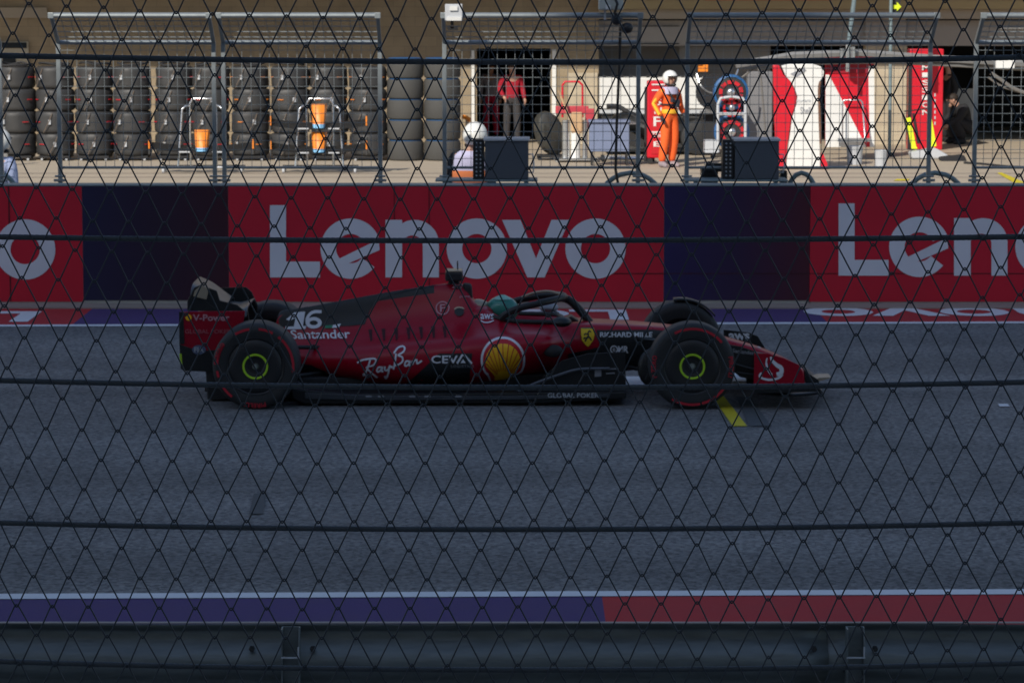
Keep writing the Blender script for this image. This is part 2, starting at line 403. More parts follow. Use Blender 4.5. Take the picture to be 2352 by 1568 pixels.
# far painted run-off: red and navy fields
WY = 33.5
def farx(u): return (PG(u, 712).x, PG(u + (u - 1176) * 0.045, 747).x)
cuts = [(-60, 'red'), (None, None)]
def far_field(name, mt, x0, x1):   # x0,x1 given at the track edge
    sheet(name, mt, [(x0, far_y(x0) + 0.17), (x1, far_y(x1) + 0.17), (x1, WY - 0.45), (x0, WY - 0.45)], 0.005)
xs_ = [XL, PG(165, 747).x, PG(640, 747).x, PG(1535, 747).x, PG(1905, 747).x, XR]
for i, (nm, mt) in enumerate((('far_red_runoff', M_redp), ('far_navy_runoff', M_navyp), ('far_red_runoff', M_redp), ('far_navy_runoff', M_navyp), ('far_red_runoff', M_redp))):
    far_field(nm, mt, xs_[i], xs_[i + 1])
k = MB(); k.box(XL, XR, WY - 0.45, WY + 0.0, 0.0, 0.02)
tag(k.build('wall_foot_strip', M_kerb, loc=(0, 0, 0)), kind='structure')
sheet('pit_lane', M_conc, [(XL, WY + 0.3), (XR, WY + 0.3), (XR, 90), (XL, 90)], 0.0)
for nm, q, mt in (('yellow_track_mark', [(1636, 913), (1662, 911), (1716, 980), (1683, 980)], M_yelp),
                  ('dark_track_patch', [(1690, 913), (1722, 913), (1772, 980), (1722, 980)], M_patch),
                  ('white_grid_mark', [(1681, 840), (1708, 840), (1747, 877), (1681, 877)], M_whitep),
                  ('white_grid_mark', [(1438, 866), (1488, 866), (1502, 891), (1438, 891)], M_whitep),
                  ('white_track_mark', [(2292, 929), (2314, 929), (2320, 935), (2296, 935)], M_whitep),
                  ('dark_track_patch', [(583, 1135), (612, 1135), (604, 1182), (572, 1182)], M_patch)):
    sheet(nm, mt, [PG(*p).xy for p in q], 0.008)
# yellow marks on the pit lane
for q in ([(2060, 424), (2090, 424), (2084, 428), (2052, 428)], [(2368, 438), (2352, 446), (2290, 410), (2300, 409)], [(2070, 440), (2100, 440), (2095, 446), (2062, 446)]):
    sheet('pit_lane_marking', M_yelp, [PG(u, v - 12).xy for u, v in q], 0.008)
for v in (399, 408):
    a = PG(0, v).y; sheet('pit_lane_joint', M_kerb, [(-30, a), (30, a), (30, a + 0.12), (-30, a + 0.12)], 0.005)

# ------------------------------------------------------------------ Lenovo lettering
def glyph(ch, x, s=1.0):
    """x-height letters: returns polygons in a letter space, z up, x-height = 1, stem .29"""
    w = .29
    if ch == 'L': return [[(x, 0), (x + .87, 0), (x + .87, .275), (x, .275)], [(x, .275), (x + .28, .275), (x + .28, 1.255), (x, 1.255)]], 0.87
    if ch == 'o': return band(arc(x + .5, .5, .525, 0, 360, 40), arc(x + .5, .5, .255, 0, 360, 40)), 1.0
    if ch == 'e':
        P = band(arc(x + .5, .5, .525, -38, -338, 40), arc(x + .5, .5, .255, -38, -338, 40))
        a0 = R(22); 
        P += [[(x + .25, .30), (x + .36, .24 - .04), (x + 1.005, .475), (x + .985, .66)]]
        return P, 1.0
    if ch == 'n':
        P = [[(x, 0), (x + .29, 0), (x + .29, 1.0), (x, 1.0)]]
        P += band([(x + .93, 0)] + arc(x + .51, .58, .42, 0, 150, 20), [(x + .65, 0)] + arc(x + .47, .55, .18, 0, 160, 20))
        return P, .93
    if ch == 'v': return [[(x - .02, 1.0), (x + .30, 1.0), (x + .57, .33), (x + .57, 0), (x + .42, 0)], [(x + .57, .33), (x + .84, 1.0), (x + 1.15, 1.0), (x + .72, 0), (x + .57, 0)]], 1.13
WORD = [('L', 0), ('e', .905), ('n', 2.01), ('o', 3.1), ('v', 4.06), ('o', 5.165)]
def word_polys(): return [q for ch, x in WORD for q in glyph(ch, x)[0]]

# ------------------------------------------------------------------ PIT WALL
sx = F / WY * 1.0
wallroot = thing('pit_wall', 'long concrete pit wall covered in red and navy sponsor banners', 'wall', (0, WY, 0))
w = MB()
xsp = PY(1860, 500, WY).x
WH0 = PY(600, 426, WY).z; 
for a, b in ((-30, PY(985, 500, WY).x), (PY(985, 500, WY).x + 0.006, xsp), (xsp + 0.006, 30)): w.box(a, b, WY, WY + 0.3, 0, WH0 - 0.01)
w.build('concrete_wall', M_wallc, wallroot, bevel=0.012)
m = MB(); m.box(-30, 30, WY - 0.008, WY + 0.31, WH0 - 0.008, WH0 + 0.008); m.build('wall_cap', M_gsteel, wallroot, bevel=0.004)
edges = [-3200, 190, 525, 1525, 1860, 5000]
GRD = []
for i in range(5):
    x0 = PY(edges[i], 550, WY).x; x1 = PY(edges[i + 1], 550, WY).x
    bot = 0.035 if i in (0, 2, 4) else 0.05
    mt = M_redban if i % 2 == 0 else gradient_mat('navy_to_maroon_banner_%d' % i, x0, x1, (0.012, 0.012, 0.055) if i == 1 else (0.020, 0.014, 0.085), (0.022, 0.008, 0.03) if i == 1 else (0.028, 0.010, 0.05), (0.045, 0.006, 0.016) if i == 1 else (0.07, 0.006, 0.018))
    w = MB(); w.box(x0 + .002, x1 - .002, WY - 0.007, WY - 0.001, bot, WH0 - 0.012)
    w.build('red_banner' if i % 2 == 0 else 'navy_banner', mt, wallroot)
# dark seams between the banner pieces
w = MB()
for u in (905, 985): w.box(PY(u, 500, WY).x, PY(u, 500, WY).x + .008, WY - .012, WY - .0072, 0.04 if u == 985 else 0.8, WH0 - .012)
zs = PY(1200, 628, WY).z
w.box(PY(985, 500, WY).x, 12, WY - .012, WY - .0072, zs - .004, zs + .004)
w.box(PY(20, 500, WY).x, PY(20, 500, WY).x + .012, WY - .012, WY - .0072, 0.04, WH0 - .012)
w.build('banner_seam', mat('dark_seam_gap', (0.05, 0.004, 0.01), 0.7), wallroot)
xh = 132.0    # x height in view units
for (u0, vb) in ((620, 637), (1926, 633), (-690, 639)):
    polys = [[(u0 + x * xh, vb - z * xh) for x, z in q] for q in word_polys()]
    for k_, q in enumerate(WORD):
        gl_ = MB(); n0 = 0
        for j_, pq in enumerate(glyph(q[0], q[1])[0]):
            dd = WY - .0135 - (.0008 * (j_ % 2) if q[0] in 'Lv' else .0012 if (q[0] == 'e' and j_ >= 40) or (q[0] == 'n' and j_ == 0) else 0)
            gl_.flat([PY(u0 + x * xh, vb - z * xh, dd) for x, z in pq])
        gl_.build('letter', M_letter, wallroot)
# letters painted on the run-off, to be read from the pits
gl = MB()
for xe in (PG(82, 727).x, PG(1442, 727).x, PG(2800, 727).x):
    sc_ = 0.69; L0 = xe
    for q in word_polys():
        gl.flat([(L0 - (x * sc_ * 1.02), (far_y(L0) + 0.42) + (1.255 - z) * 0.80, 0.009) for x, z in q])
tag(gl.build('runoff_lettering', M_whitep, loc=(0, 0, 0)), kind='structure')

# ------------------------------------------------------------------ DEBRIS FENCES on the pit wall
FY = 34.3
def debris_fence(u0, u1, label, lean0, lean1, open_end=False):
    x0 = PY(u0, 240, FY).x; x1 = PY(u1, 240, FY).x
    root = thing('debris_fence', label, 'fence', ((x0 + x1) / 2, FY, 0), 'steel mesh debris fences behind the pit wall')
    zb, zm = 1.455, 2.845; zt, yt = 3.15, FY - 0.5
    px, pr = 0.024, 0.024
    for x in (x0, x1):
        m = MB(); m.box(x - pr, x + pr, FY - pr, FY + pr, 0, zm + .01)
        m.tube([(x, FY, zm), (x, yt, zt)], 0.030, 4); m.box(x - .032, x + .032, yt - .03, yt + .03, zt - .035, zt + .03)
        m.box(x - .07, x + .07, FY - .05, FY - .033, 1.30, 1.33); m.cyl((x - .06, FY - .02, 1.36), (x + .06, FY - .02, 1.36), 0.012, n=8)
        m.build('post', M_steel, root, bevel=0.006)
    for z, y, r in ((zb, FY, .015), (zm, FY, .026), (zt, yt, .030)):
        m = MB(); m.cyl((x0 + pr, y, z), (x1 - pr, y, z), r, n=10); m.build('rail', M_steel, root, smooth=True)
    m = MB(); n = max(1, round((x1 - x0) / 0.1)); 
    for i in range(1, n):
        x = x0 + (x1 - x0) * i / n
        m.tube([(x, FY, zb - .0), (x, FY, zm), (x, yt, zt)], 0.0042, 4)
    z = zb + 0.1
    while z < zm - .03: m.tube([(x0, FY - .006, z), (x1, FY - .006, z)], 0.0042, 4); z += 0.1003
    for t in (0.2, 0.4, 0.6, 0.8): m.tube([(x0, FY + (yt - FY) * t - .006, zm + (zt - zm) * t), (x1, FY + (yt - FY) * t - .006, zm + (zt - zm) * t)], 0.0075, 4)
    m.build('wire_mesh', M_steel, root)
    return root
debris_fence(136, 492, 'mesh debris fence behind the navy banner at left, in front of the tyre stacks', 1, 1)
debris_fence(514, 873, 'mesh debris fence in front of the two orange nose cones', 1, 1)
debris_fence(1021, 1466, 'mesh debris fence in front of the open doorway, with a white lamp on its top', 1, 1)
debris_fence(1578, 2135, 'widest mesh debris fence, in front of the red and white partition boards', 1, 1)
debris_fence(2240, 2700, 'sunlit mesh debris fence cut by the right edge of the photo', 1, 1)
debris_fence(-420, 1, 'mesh debris fence cut by the left edge of the photo', 1, 1)

# bent tube hoops behind the wall
for k_, (u0, u1, lab) in enumerate(((1366, 1532, 'grey bent tube hoop behind the wall, right of the first slate cabinet'), (1800, 1882, 'short grey tube hoop beside the second slate cabinet'), (2068, 2228, 'grey bent tube hoop between the two rightmost debris fences'), (-60, 50, 'grey tube hoop at the left edge of the photo'))):
    Y = 34.55; a = PY(u0, 425, Y).x; b = PY(u1, 425, Y).x; zt = PY(1200, 397, Y).z
    r_ = 0.28
    pts = [(a, Y, 0)] + [(a + (b - a) * s_ * 0.5, Y, zt - (zt - 0.9) * (1 - (1 - (1 - s_) ** 2) ** .5)) for s_ in (0, .08, .2, .35, .5, .7, 1.0)] + [(b - (b - a) * s_ * 0.5, Y, zt - (zt - 0.9) * (1 - (1 - (1 - s_) ** 2) ** .5)) for s_ in (.7, .5, .35, .2, .08, 0)] + [(b, Y, 0)]
    m = MB(); m.tube(pts, 0.028, 8)
    tag(m.build('tube_hoop', M_gsteel, smooth=True, sharp=80), lab, 'railing', 'bent tube hoops behind the pit wall')

# slate cabinets (backs of pit wall screens) and their equipment rails
def cabinet(u0, v0, u1, v1, lab, flip):
    Y = 33.95; a = PY(u0, v0, Y); b = PY(u1, v1, Y); zc = 1.345
    root = thing('screen_cabinet', lab, 'cabinet', ((a.x + b.x) / 2, Y + .2, 0), 'slate screen cabinets on the pit wall')
    m = MB(); m.box(a.x, b.x, Y, Y + .38, zc, a.z); m.build('housing', M_slate, root, bevel=0.012)
    m = MB(); m.box(a.x - .015, b.x + .015, Y - .02, Y + .4, a.z - .012, a.z + .014); m.build('top_lip', M_lgrey, root, bevel=0.004)
    m = MB(); m.box(a.x - .55, b.x + .1, Y - .02, Y + .42, 1.32, zc - .003); m.build('shelf', M_gsteel, root, bevel=0.004)
    m = MB()
    for x in (a.x - .45, b.x - .05): m.box(x, x + .05, Y + .1, Y + .15, 0, 1.318)
    m.build('shelf_leg', M_gsteel, root)
    rx0, rx1 = a.x - .135, a.x - .01
    m = MB(); m.box(rx0, rx1, Y + .05, Y + .3, zc, a.z - .0); m.build('equipment_rack', M_black, root, bevel=0.004)
    m = MB()
    for i in range(9):
        for x in (rx0 + .04, rx1 - .04): m.cyl((x, Y + .035, zc + .04 + i * (a.z - zc - .08) / 8), (x, Y + .06, zc + .04 + i * (a.z - zc - .08) / 8), .009, n=8)
    m.build('rack_bolt', M_lgrey, root)
    m = MB(); m.tube([(b.x, Y + .05, 1.42), (b.x + .05, Y + .03, 1.42), (b.x + .06, Y + .03, 1.5), (b.x + .05, Y + .03, 1.62), (b.x, Y + .05, 1.62)], .008, 6); m.build('handle', M_lgrey, root, smooth=True, sharp=80)
cabinet(1114, 321, 1214, 423, 'slate grey cabinet on the wall beside the marshal in the white helmet', 1)
cabinet(1689, 322, 1789, 423, 'slate grey cabinet on the wall in front of the blue rimmed wheels', 1)
m = MB(); a = PY(1617, 390, 34.0); b = PY(1655, 423, 34.0); m.box(a.x, b.x, 34.4, 34.7, 1.34, a.z); m.box(a.x + .04, b.x + .1, 34.38, 34.4, 1.4, 1.5)
m.box(a.x, b.x, 34.42, 34.68, 0, 1.337)
tag(m.build('radio_box', M_black, bevel=.01), 'black equipment box at the left foot of the cabinet by the orange marshal', 'box')
m = MB(); a = PY(1796, 395, 34.3); b = PY(1812, 424, 34.3); m.box(a.x, b.x, 34.5, 34.7, 0, a.z)
tag(m.build('equipment_box', M_black, bevel=.01), 'small black box at the right foot of the cabinet by the partition boards', 'box')

# lamps and devices on top of the fences
r = thing('floodlight', 'white square lamp on top of the debris fence before the doorway', 'lamp', (PY(1042, 45, 33.8).x, 33.8, 3.15))
m = MB(); m.boxp(1022, 10, 1062, 48, 33.72, .1); m.build('housing', M_lgrey, r, bevel=.006)
m = MB(); m.boxp(1033, 15, 1051, 25, 33.70, .02); m.boxp(1026, 40, 1060, 48, 33.70, .02); m.build('lamp_panel', M_white, r)
m = MB(); m.boxp(1035, 48, 1042, 66, 33.76, .03); m.boxp(1028, 62, 1052, 70, 33.76, .04); m.build('bracket', M_black, r)
r = thing('camera_unit', 'pale trackside unit with black cables on top of the fence', 'camera', (PY(1405, 45, 33.8).x, 33.8, 3.15))
m = MB(); m.boxp(1375, -30, 1432, 24, 33.7, .16); m.build('housing', mat('ivory_plastic', (.5, .52, .48), .5), r, bevel=.02)
m = MB(); m.boxp(1391, 12, 1403, 22, 33.688, .01); m.build('sticker', M_white, r)
m = MB(); m.boxp(1387, 24, 1392, 46, 33.76, .03); m.build('bracket', M_lgrey, r)
m = MB(); m.tube([PY(1410, -10, 33.66), PY(1418, 10, 33.64), PY(1412, 30, 33.66), PY(1421, 45, 33.7), PY(1425, 60, 34.2), PY(1422, 160, 34.25), PY(1416, 300, 34.25), PY(1414, 390, 34.3), PY(1420, 425, 34.3)], .016, 6)
m.ball(PY(1416, 46, 33.68), (.06, .05, .06)); m.ball(PY(1440, 65, 33.72), (.07, .05, .06)); m.build('cable', M_black, r, smooth=True)

# ------------------------------------------------------------------ PIT BUILDING
BY = 66.0
bl = thing('pit_building', 'long tan block pit building with garage openings and a deep canopy', 'building', (0, BY, 0))
def part(nm, mt, rects, Y, th, bevel=0.0, p=bl):
    m = MB()
    for r_ in rects: m.boxp(*r_, Y, th)
    return m.build(nm, mt, p, bevel=bevel)
zg = lambda Y: PY(1176, 784, Y)
def gv(Y):           # view height of the ground at distance Y
    lo, hi = -50, 1568
    for _ in range(40):
        mid = (lo + hi) / 2
        if PG(1176, mid).y > Y: lo = mid
        else: hi = mid
    return lo
gB = gv(BY)
x_l = lambda u, Y=BY: PY(u, 200, Y).x
m = MB(); m.box(-60, x_l(1095), BY, BY + .5, 0, 17); m.box(x_l(1095), x_l(1265), BY, BY + .5, PY(1100, 112, BY).z, 17)
m.box(x_l(1265), x_l(1375), BY, BY + .5, 0, 17); m.build('wall', M_stone, bl)
part('door_frame', M_white, [(1268, 114, 1277, gB, )], BY - .05, .05)
part('door_frame', M_white, [(1083, 116, 1090, gB)], BY - .05, .05)
part('lit_pillar_part', M_pillar, [(1305, 168, 1372, gB)], BY - .22, .22)  # pale blocks only up to the shade line, painting the sunlit pillar
m = MB(); m.box(x_l(1375), 60, BY + .1, BY + .5, PY(1400, 106, BY).z, 17); m.build('header_panel', M_soffit, bl)
part('stone_band', M_band, [(1375, 22, 4000, 44)], BY - .2, .3)
part('beam', M_beam, [(1375, 1, 4000, 21.5)], BY - .35, .45)
part('red_sign_edge', M_red, [(1620, -10, 1910, .5)], BY - .37, .46)
part('shutter_line', M_dark, [(1375, 44.5, 4000, 47.5), (1375, 60, 1560, 61.2), (1375, 100, 1560, 102)], BY + .07, .04)
part('strip_light', M_white, [(2297, 64, 2390, 67), (2290, 96, 2390, 99)], BY + .05, .03)
part('garage_pillar', M_pillar, [(1989, 106, 2080, gB)], BY - .02, .5)
part('garage_pillar', M_soffit, [(1989, 44, 2080, 106)], BY - .0, .12)
part('wall_panel', M_band, [(-40, 18, 108, 42)], BY - .08, .08)
w_ = part('window', mat('pale_frame', (.42, .38, .3), .7), [(-20, 96, 66, 168)], BY - .05, .05)
part('pane', M_glass, [(4, 98, 61, 111), (6, 124, 36, 160)], BY - .07, .02, p=w_)
m = MB(); m.box(-60, 60, BY - 5.0, BY + .5, 5.62, 6.2); m.build('canopy', M_band, bl)
# garage interiors
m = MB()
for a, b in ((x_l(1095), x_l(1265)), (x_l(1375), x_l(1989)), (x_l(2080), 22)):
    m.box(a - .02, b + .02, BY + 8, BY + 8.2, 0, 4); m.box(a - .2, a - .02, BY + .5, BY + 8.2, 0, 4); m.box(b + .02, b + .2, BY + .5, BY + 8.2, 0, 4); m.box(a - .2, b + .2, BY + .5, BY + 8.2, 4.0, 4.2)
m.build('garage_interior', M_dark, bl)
part('grey_partition', M_grp, [(1375, 90, 1768, gv(BY + 1.2))], BY + 1.2, .08)
part('rolled_shutter', M_lgrey, [(2185, 204, 2245, 300)], BY + 3, .1)
part('grey_cladding', M_grp, [(1560, 108, 1768, 140)], BY + .6, .08)

# pendant arrow sign and slim pole near the garages
r = thing('arrow_sign', 'narrow black sign with a yellow arrow hanging above the right garage', 'sign', (PY(2060, 30, 62).x, 62, 3.0))
m = MB(); m.boxp(2052, -60, 2068, 39, 62, .06); m.build('board', M_blackm, r)
m = MB(); m.prism([xz(2052, 12, 61.98), xz(2060, 12, 61.98), xz(2060, 5, 61.98), xz(2070, 16, 61.98), xz(2060, 26, 61.98), xz(2060, 21, 61.98), xz(2052, 21, 61.98)], 61.97, 61.985); m.prism([xz(2053, 33, 61.98), xz(2066, 36, 61.98), xz(2066, 40, 61.98), xz(2053, 36, 61.98)], 61.97, 61.985); m.build('arrow', M_hiv, r)
m = MB(); m.cyl(PY(2047, -40, 61.9), PG(2043, gv(61.9)), .035, n=8); m.build('pole', M_gsteel, r)

# equipment boom over the garage lane
r = thing('equipment_boom', 'long grey air line boom reaching across in front of the garages', 'boom', (PY(1950, 120, 60).x, 60, 0))
m = MB(); m.tube([PY(1690, 150, 60), PY(1820, 128, 60), PY(1975, 122, 60.1), PY(2150, 135, 60.3), PY(2380, 148, 60.6)], .075, 6); m.tube([PY(1700, 158, 60.2), PY(1850, 146, 60.2), PY(2020, 142, 60.3), PY(2200, 150, 60.4), PY(2380, 160, 60.8)], .04, 6)
m.build('arm', mat('boom_grey', (.2, .2, .2), .5, var=.1), r, smooth=True)
m = MB(); m.tube([(PY(1962, 0, 61.6).x + .2, 61.6, 5.62), PY(1962, 0, 61.6), PY(1947, 120, 60.1), PY(1947, 160, 60.05)], .045, 8); m.build('hanger', M_gsteel, r, smooth=True)
m = MB(); m.cyl(PY(1934, 112, 59.9), PY(1934, 140, 59.9), .05); m.cyl(PY(1958, 108, 59.9), PY(1958, 140, 59.9), .055); m.cyl(PY(1947, 100, 59.8), PY(1947, 165, 59.8), .04); m.build('air_fitting', M_chrome, r, smooth=True)
m = MB(); m.tube(smooth_path([PY(2276, 168, 60), PY(2300, 184, 60), PY(2330, 204, 60), PY(2375, 216, 60), PY(2425, 200, 60)], 4), .035, 6); m.build('hose', mat('hose_grey', (.16, .15, .14), .6), r, smooth=True)
m = MB(); m.tube(smooth_path([PY(2270, 178, 60.1), PY(2300, 198, 60.1), PY(2345, 212, 60.1), PY(2400, 214, 60.1)], 4), .02, 6); m.build('hose', mat('hose_grey', (.16, .15, .14), .6), r, smooth=True)
m = MB(); m.tube(smooth_path([PY(1690, 190, 60.1), PY(1730, 160, 60.1), PY(1745, 165, 60), PY(1752, 230, 60), PY(1760, 330, 60)], 4), .022, 6); m.build('hose', mat('hose_grey', (.16, .15, .14), .6), r, smooth=True)
m = MB(); m.boxp(2288, 134, 2330, 158, 59.8, .1); m.build('number_plate', M_white, r)

# ------------------------------------------------------------------ TYRES AND RACKS along the building
SY = 60.4
XS = lambda u, Y=SY: PY(u, 300, Y).x
TR, TH_ = 0.368, 0.435
def blanket_tyre(loc):
    r = thing('blanketed_tyre', 'x', 'tyre', loc, 'tyres in black blankets stacked against the building')
    m = MB(); m.lathe([(0.0, .01), (TR - .05, .0), (TR - .014, .022), (TR + .0, .05), (TR + .004, .09), (TR + .000, .215), (TR + .008, .33), (TR + .004, .385), (TR - .012, .415), (TR - .05, TH_ - .002), (0, TH_ - .004)], loc, n=28)
    for p in m.v:                                  # sagging cloth
        d = p - Vector(loc); a = math.atan2(d.y, d.x)
        if d.xy.length > .2: k_ = 1 + .022 * math.sin(5 * a + d.z * 9) + .012 * math.sin(11 * a); p.x = loc[0] + d.x * k_; p.y = loc[1] + d.y * k_
    m.build('blanket', M_blank, r, smooth=True)
    m = MB(); m.box(loc[0] - .10, loc[0] - .055, loc[1] - TR - .035, loc[1] - TR + .06, loc[2] + .18, loc[2] + .27); m.build('white_tag', M_lgrey, r)
    m = MB()
    for a0, a1 in ((-152, -134), (-44, -26)): m.tube([(loc[0] + (TR + .022) * math.cos(R(a0 + (a1 - a0) * i / 4)), loc[1] + (TR + .022) * math.sin(R(a0 + (a1 - a0) * i / 4)), loc[2] + .225) for i in range(5)], .010, 4)
    m.build('red_stripe', M_decred, r)
    m = MB(); m.tube([(loc[0] - .02, loc[1] - TR - .03, loc[2] + .40), (loc[0] - .1, loc[1] - TR - .04, loc[2] + .22), (loc[0] - .2, loc[1] - TR - .0, loc[2] + .02)], .008, 5)
    m.build('strap', mat('dull_strap', (.16, .12, .09), .8), r)
    return r
proto = blanket_tyre((0, 0, 0))
levels = ['bottom', 'second from the ground', 'third from the ground', 'topmost']
ordn = ['first', 'second', 'third', 'fourth', 'fifth', 'sixth', 'seventh', 'eighth', 'ninth', 'tenth']
cxs = [40, 128, 218, 307, 400, 486, 575, 665, 754, 846]
first = True
for i, u in enumerate(cxs):
    x = XS(u)
    for j in range(4):
        loc = (x + random.uniform(-.022, .022), SY + (0.0 if i % 2 else .06), 0.10 + j * TH_)
        if first: t = proto; t.location = loc; first = False
        else: t = copy_tree(proto, loc)
        t.rotation_euler.z = random.uniform(-.5, .5)
        t['label'] = 'blanketed tyre, %s in the %s stack from the left' % (levels[j], ordn[i])
        for c in list(t.children):
            if i > 5 and c.name.startswith('red_stripe'):
                c.name = 'orange_stripe'; c.data = c.data.copy(); c.data.materials[0] = M_orange
    d = MB(); d.box(x - .3, x + .3, SY - .3, SY + .3, .06, .098)
    rt = thing('tyre_trolley', 'low wheeled trolley under the %s tyre stack from the left' % ordn[i], 'trolley', (x, SY, 0), 'trolleys under the blanketed tyres')
    d.build('platform', M_blackm, rt)
    for sx_, sy_ in ((-1, -1), (1, -1), (-1, 1), (1, 1)):
        d = MB(); d.cyl((x + sx_ * .24 - .02, SY + sy_ * .26, .03), (x + sx_ * .24 + .02, SY + sy_ * .26, .03), .03, n=10); d.build('wheel', M_lgrey, rt, smooth=True)
    cv = MB(); n_ = 9
    pts = [(x + .34 * math.cos(a_) * random.uniform(.8, 1), SY + .3 * math.sin(a_), .10 + 4 * TH_ + .02 + random.uniform(0, .06)) for a_ in [2 * math.pi * q / n_ for q in range(n_)]]
    cv.tube(smooth_path(pts + [pts[0]], 3), .022, 5)
    tag(cv.build('heater_cable', M_blackm, smooth=True), 'black heater cable coiled on top of the %s tyre stack from the left' % ordn[i], 'cable', 'heater cables on the tyre stacks')

def bare_tyre(loc, h):
    r = thing('bare_tyre', 'x', 'tyre', loc, 'bare grey tyres with blue bands')
    m = MB(); c = loc; m.lathe([(.20, .03), (.30, .0), (.345, .02), (.362, .06), (.362, h - .06), (.345, h - .02), (.30, h), (.20, h - .03)], c, n=30); m.build('tread', M_tyreg, r, smooth=True)
    m = MB(); m.lathe([(.29, h - .018), (.325, h - .012), (.330, h + .004), (.29, h + .006)], c, n=30); m.build('blue_band', M_blue, r, smooth=True)
    m = MB(); m.lathe([(0, .05), (.21, .05), (.21, h - .05), (0, h - .05)], c, n=20); m.build('rim', M_black, r, smooth=True)
    return r
h_ = .401; p2 = bare_tyre((0, 0, 0), h_ - .006); first = True
nm5 = ['bottom', 'second from the ground', 'middle', 'fourth from the ground', 'topmost']
for i, u in enumerate((931, 1016)):
    for j in range(5):
        loc = (XS(u), SY, j * h_)
        if first: t = p2; t.location = loc; first = False
        else: t = copy_tree(p2, loc)
        t['label'] = 'bare grey tyre with blue band, %s of the %s bare stack' % (nm5[j], ('left', 'right')[i])
m = MB(); m.cyl((XS(45) , 58.6, 0), (XS(45), 58.6, .62), .062); m.lathe([(.062, .62), (.045, .67), (.02, .69), (.02, .74), (0, .74)], (XS(45), 58.6, 0), n=14)
tag(m.build('gas_cylinder', M_chrome, smooth=True), 'slim silver gas cylinder standing by the first tyre stack', 'cylinder')

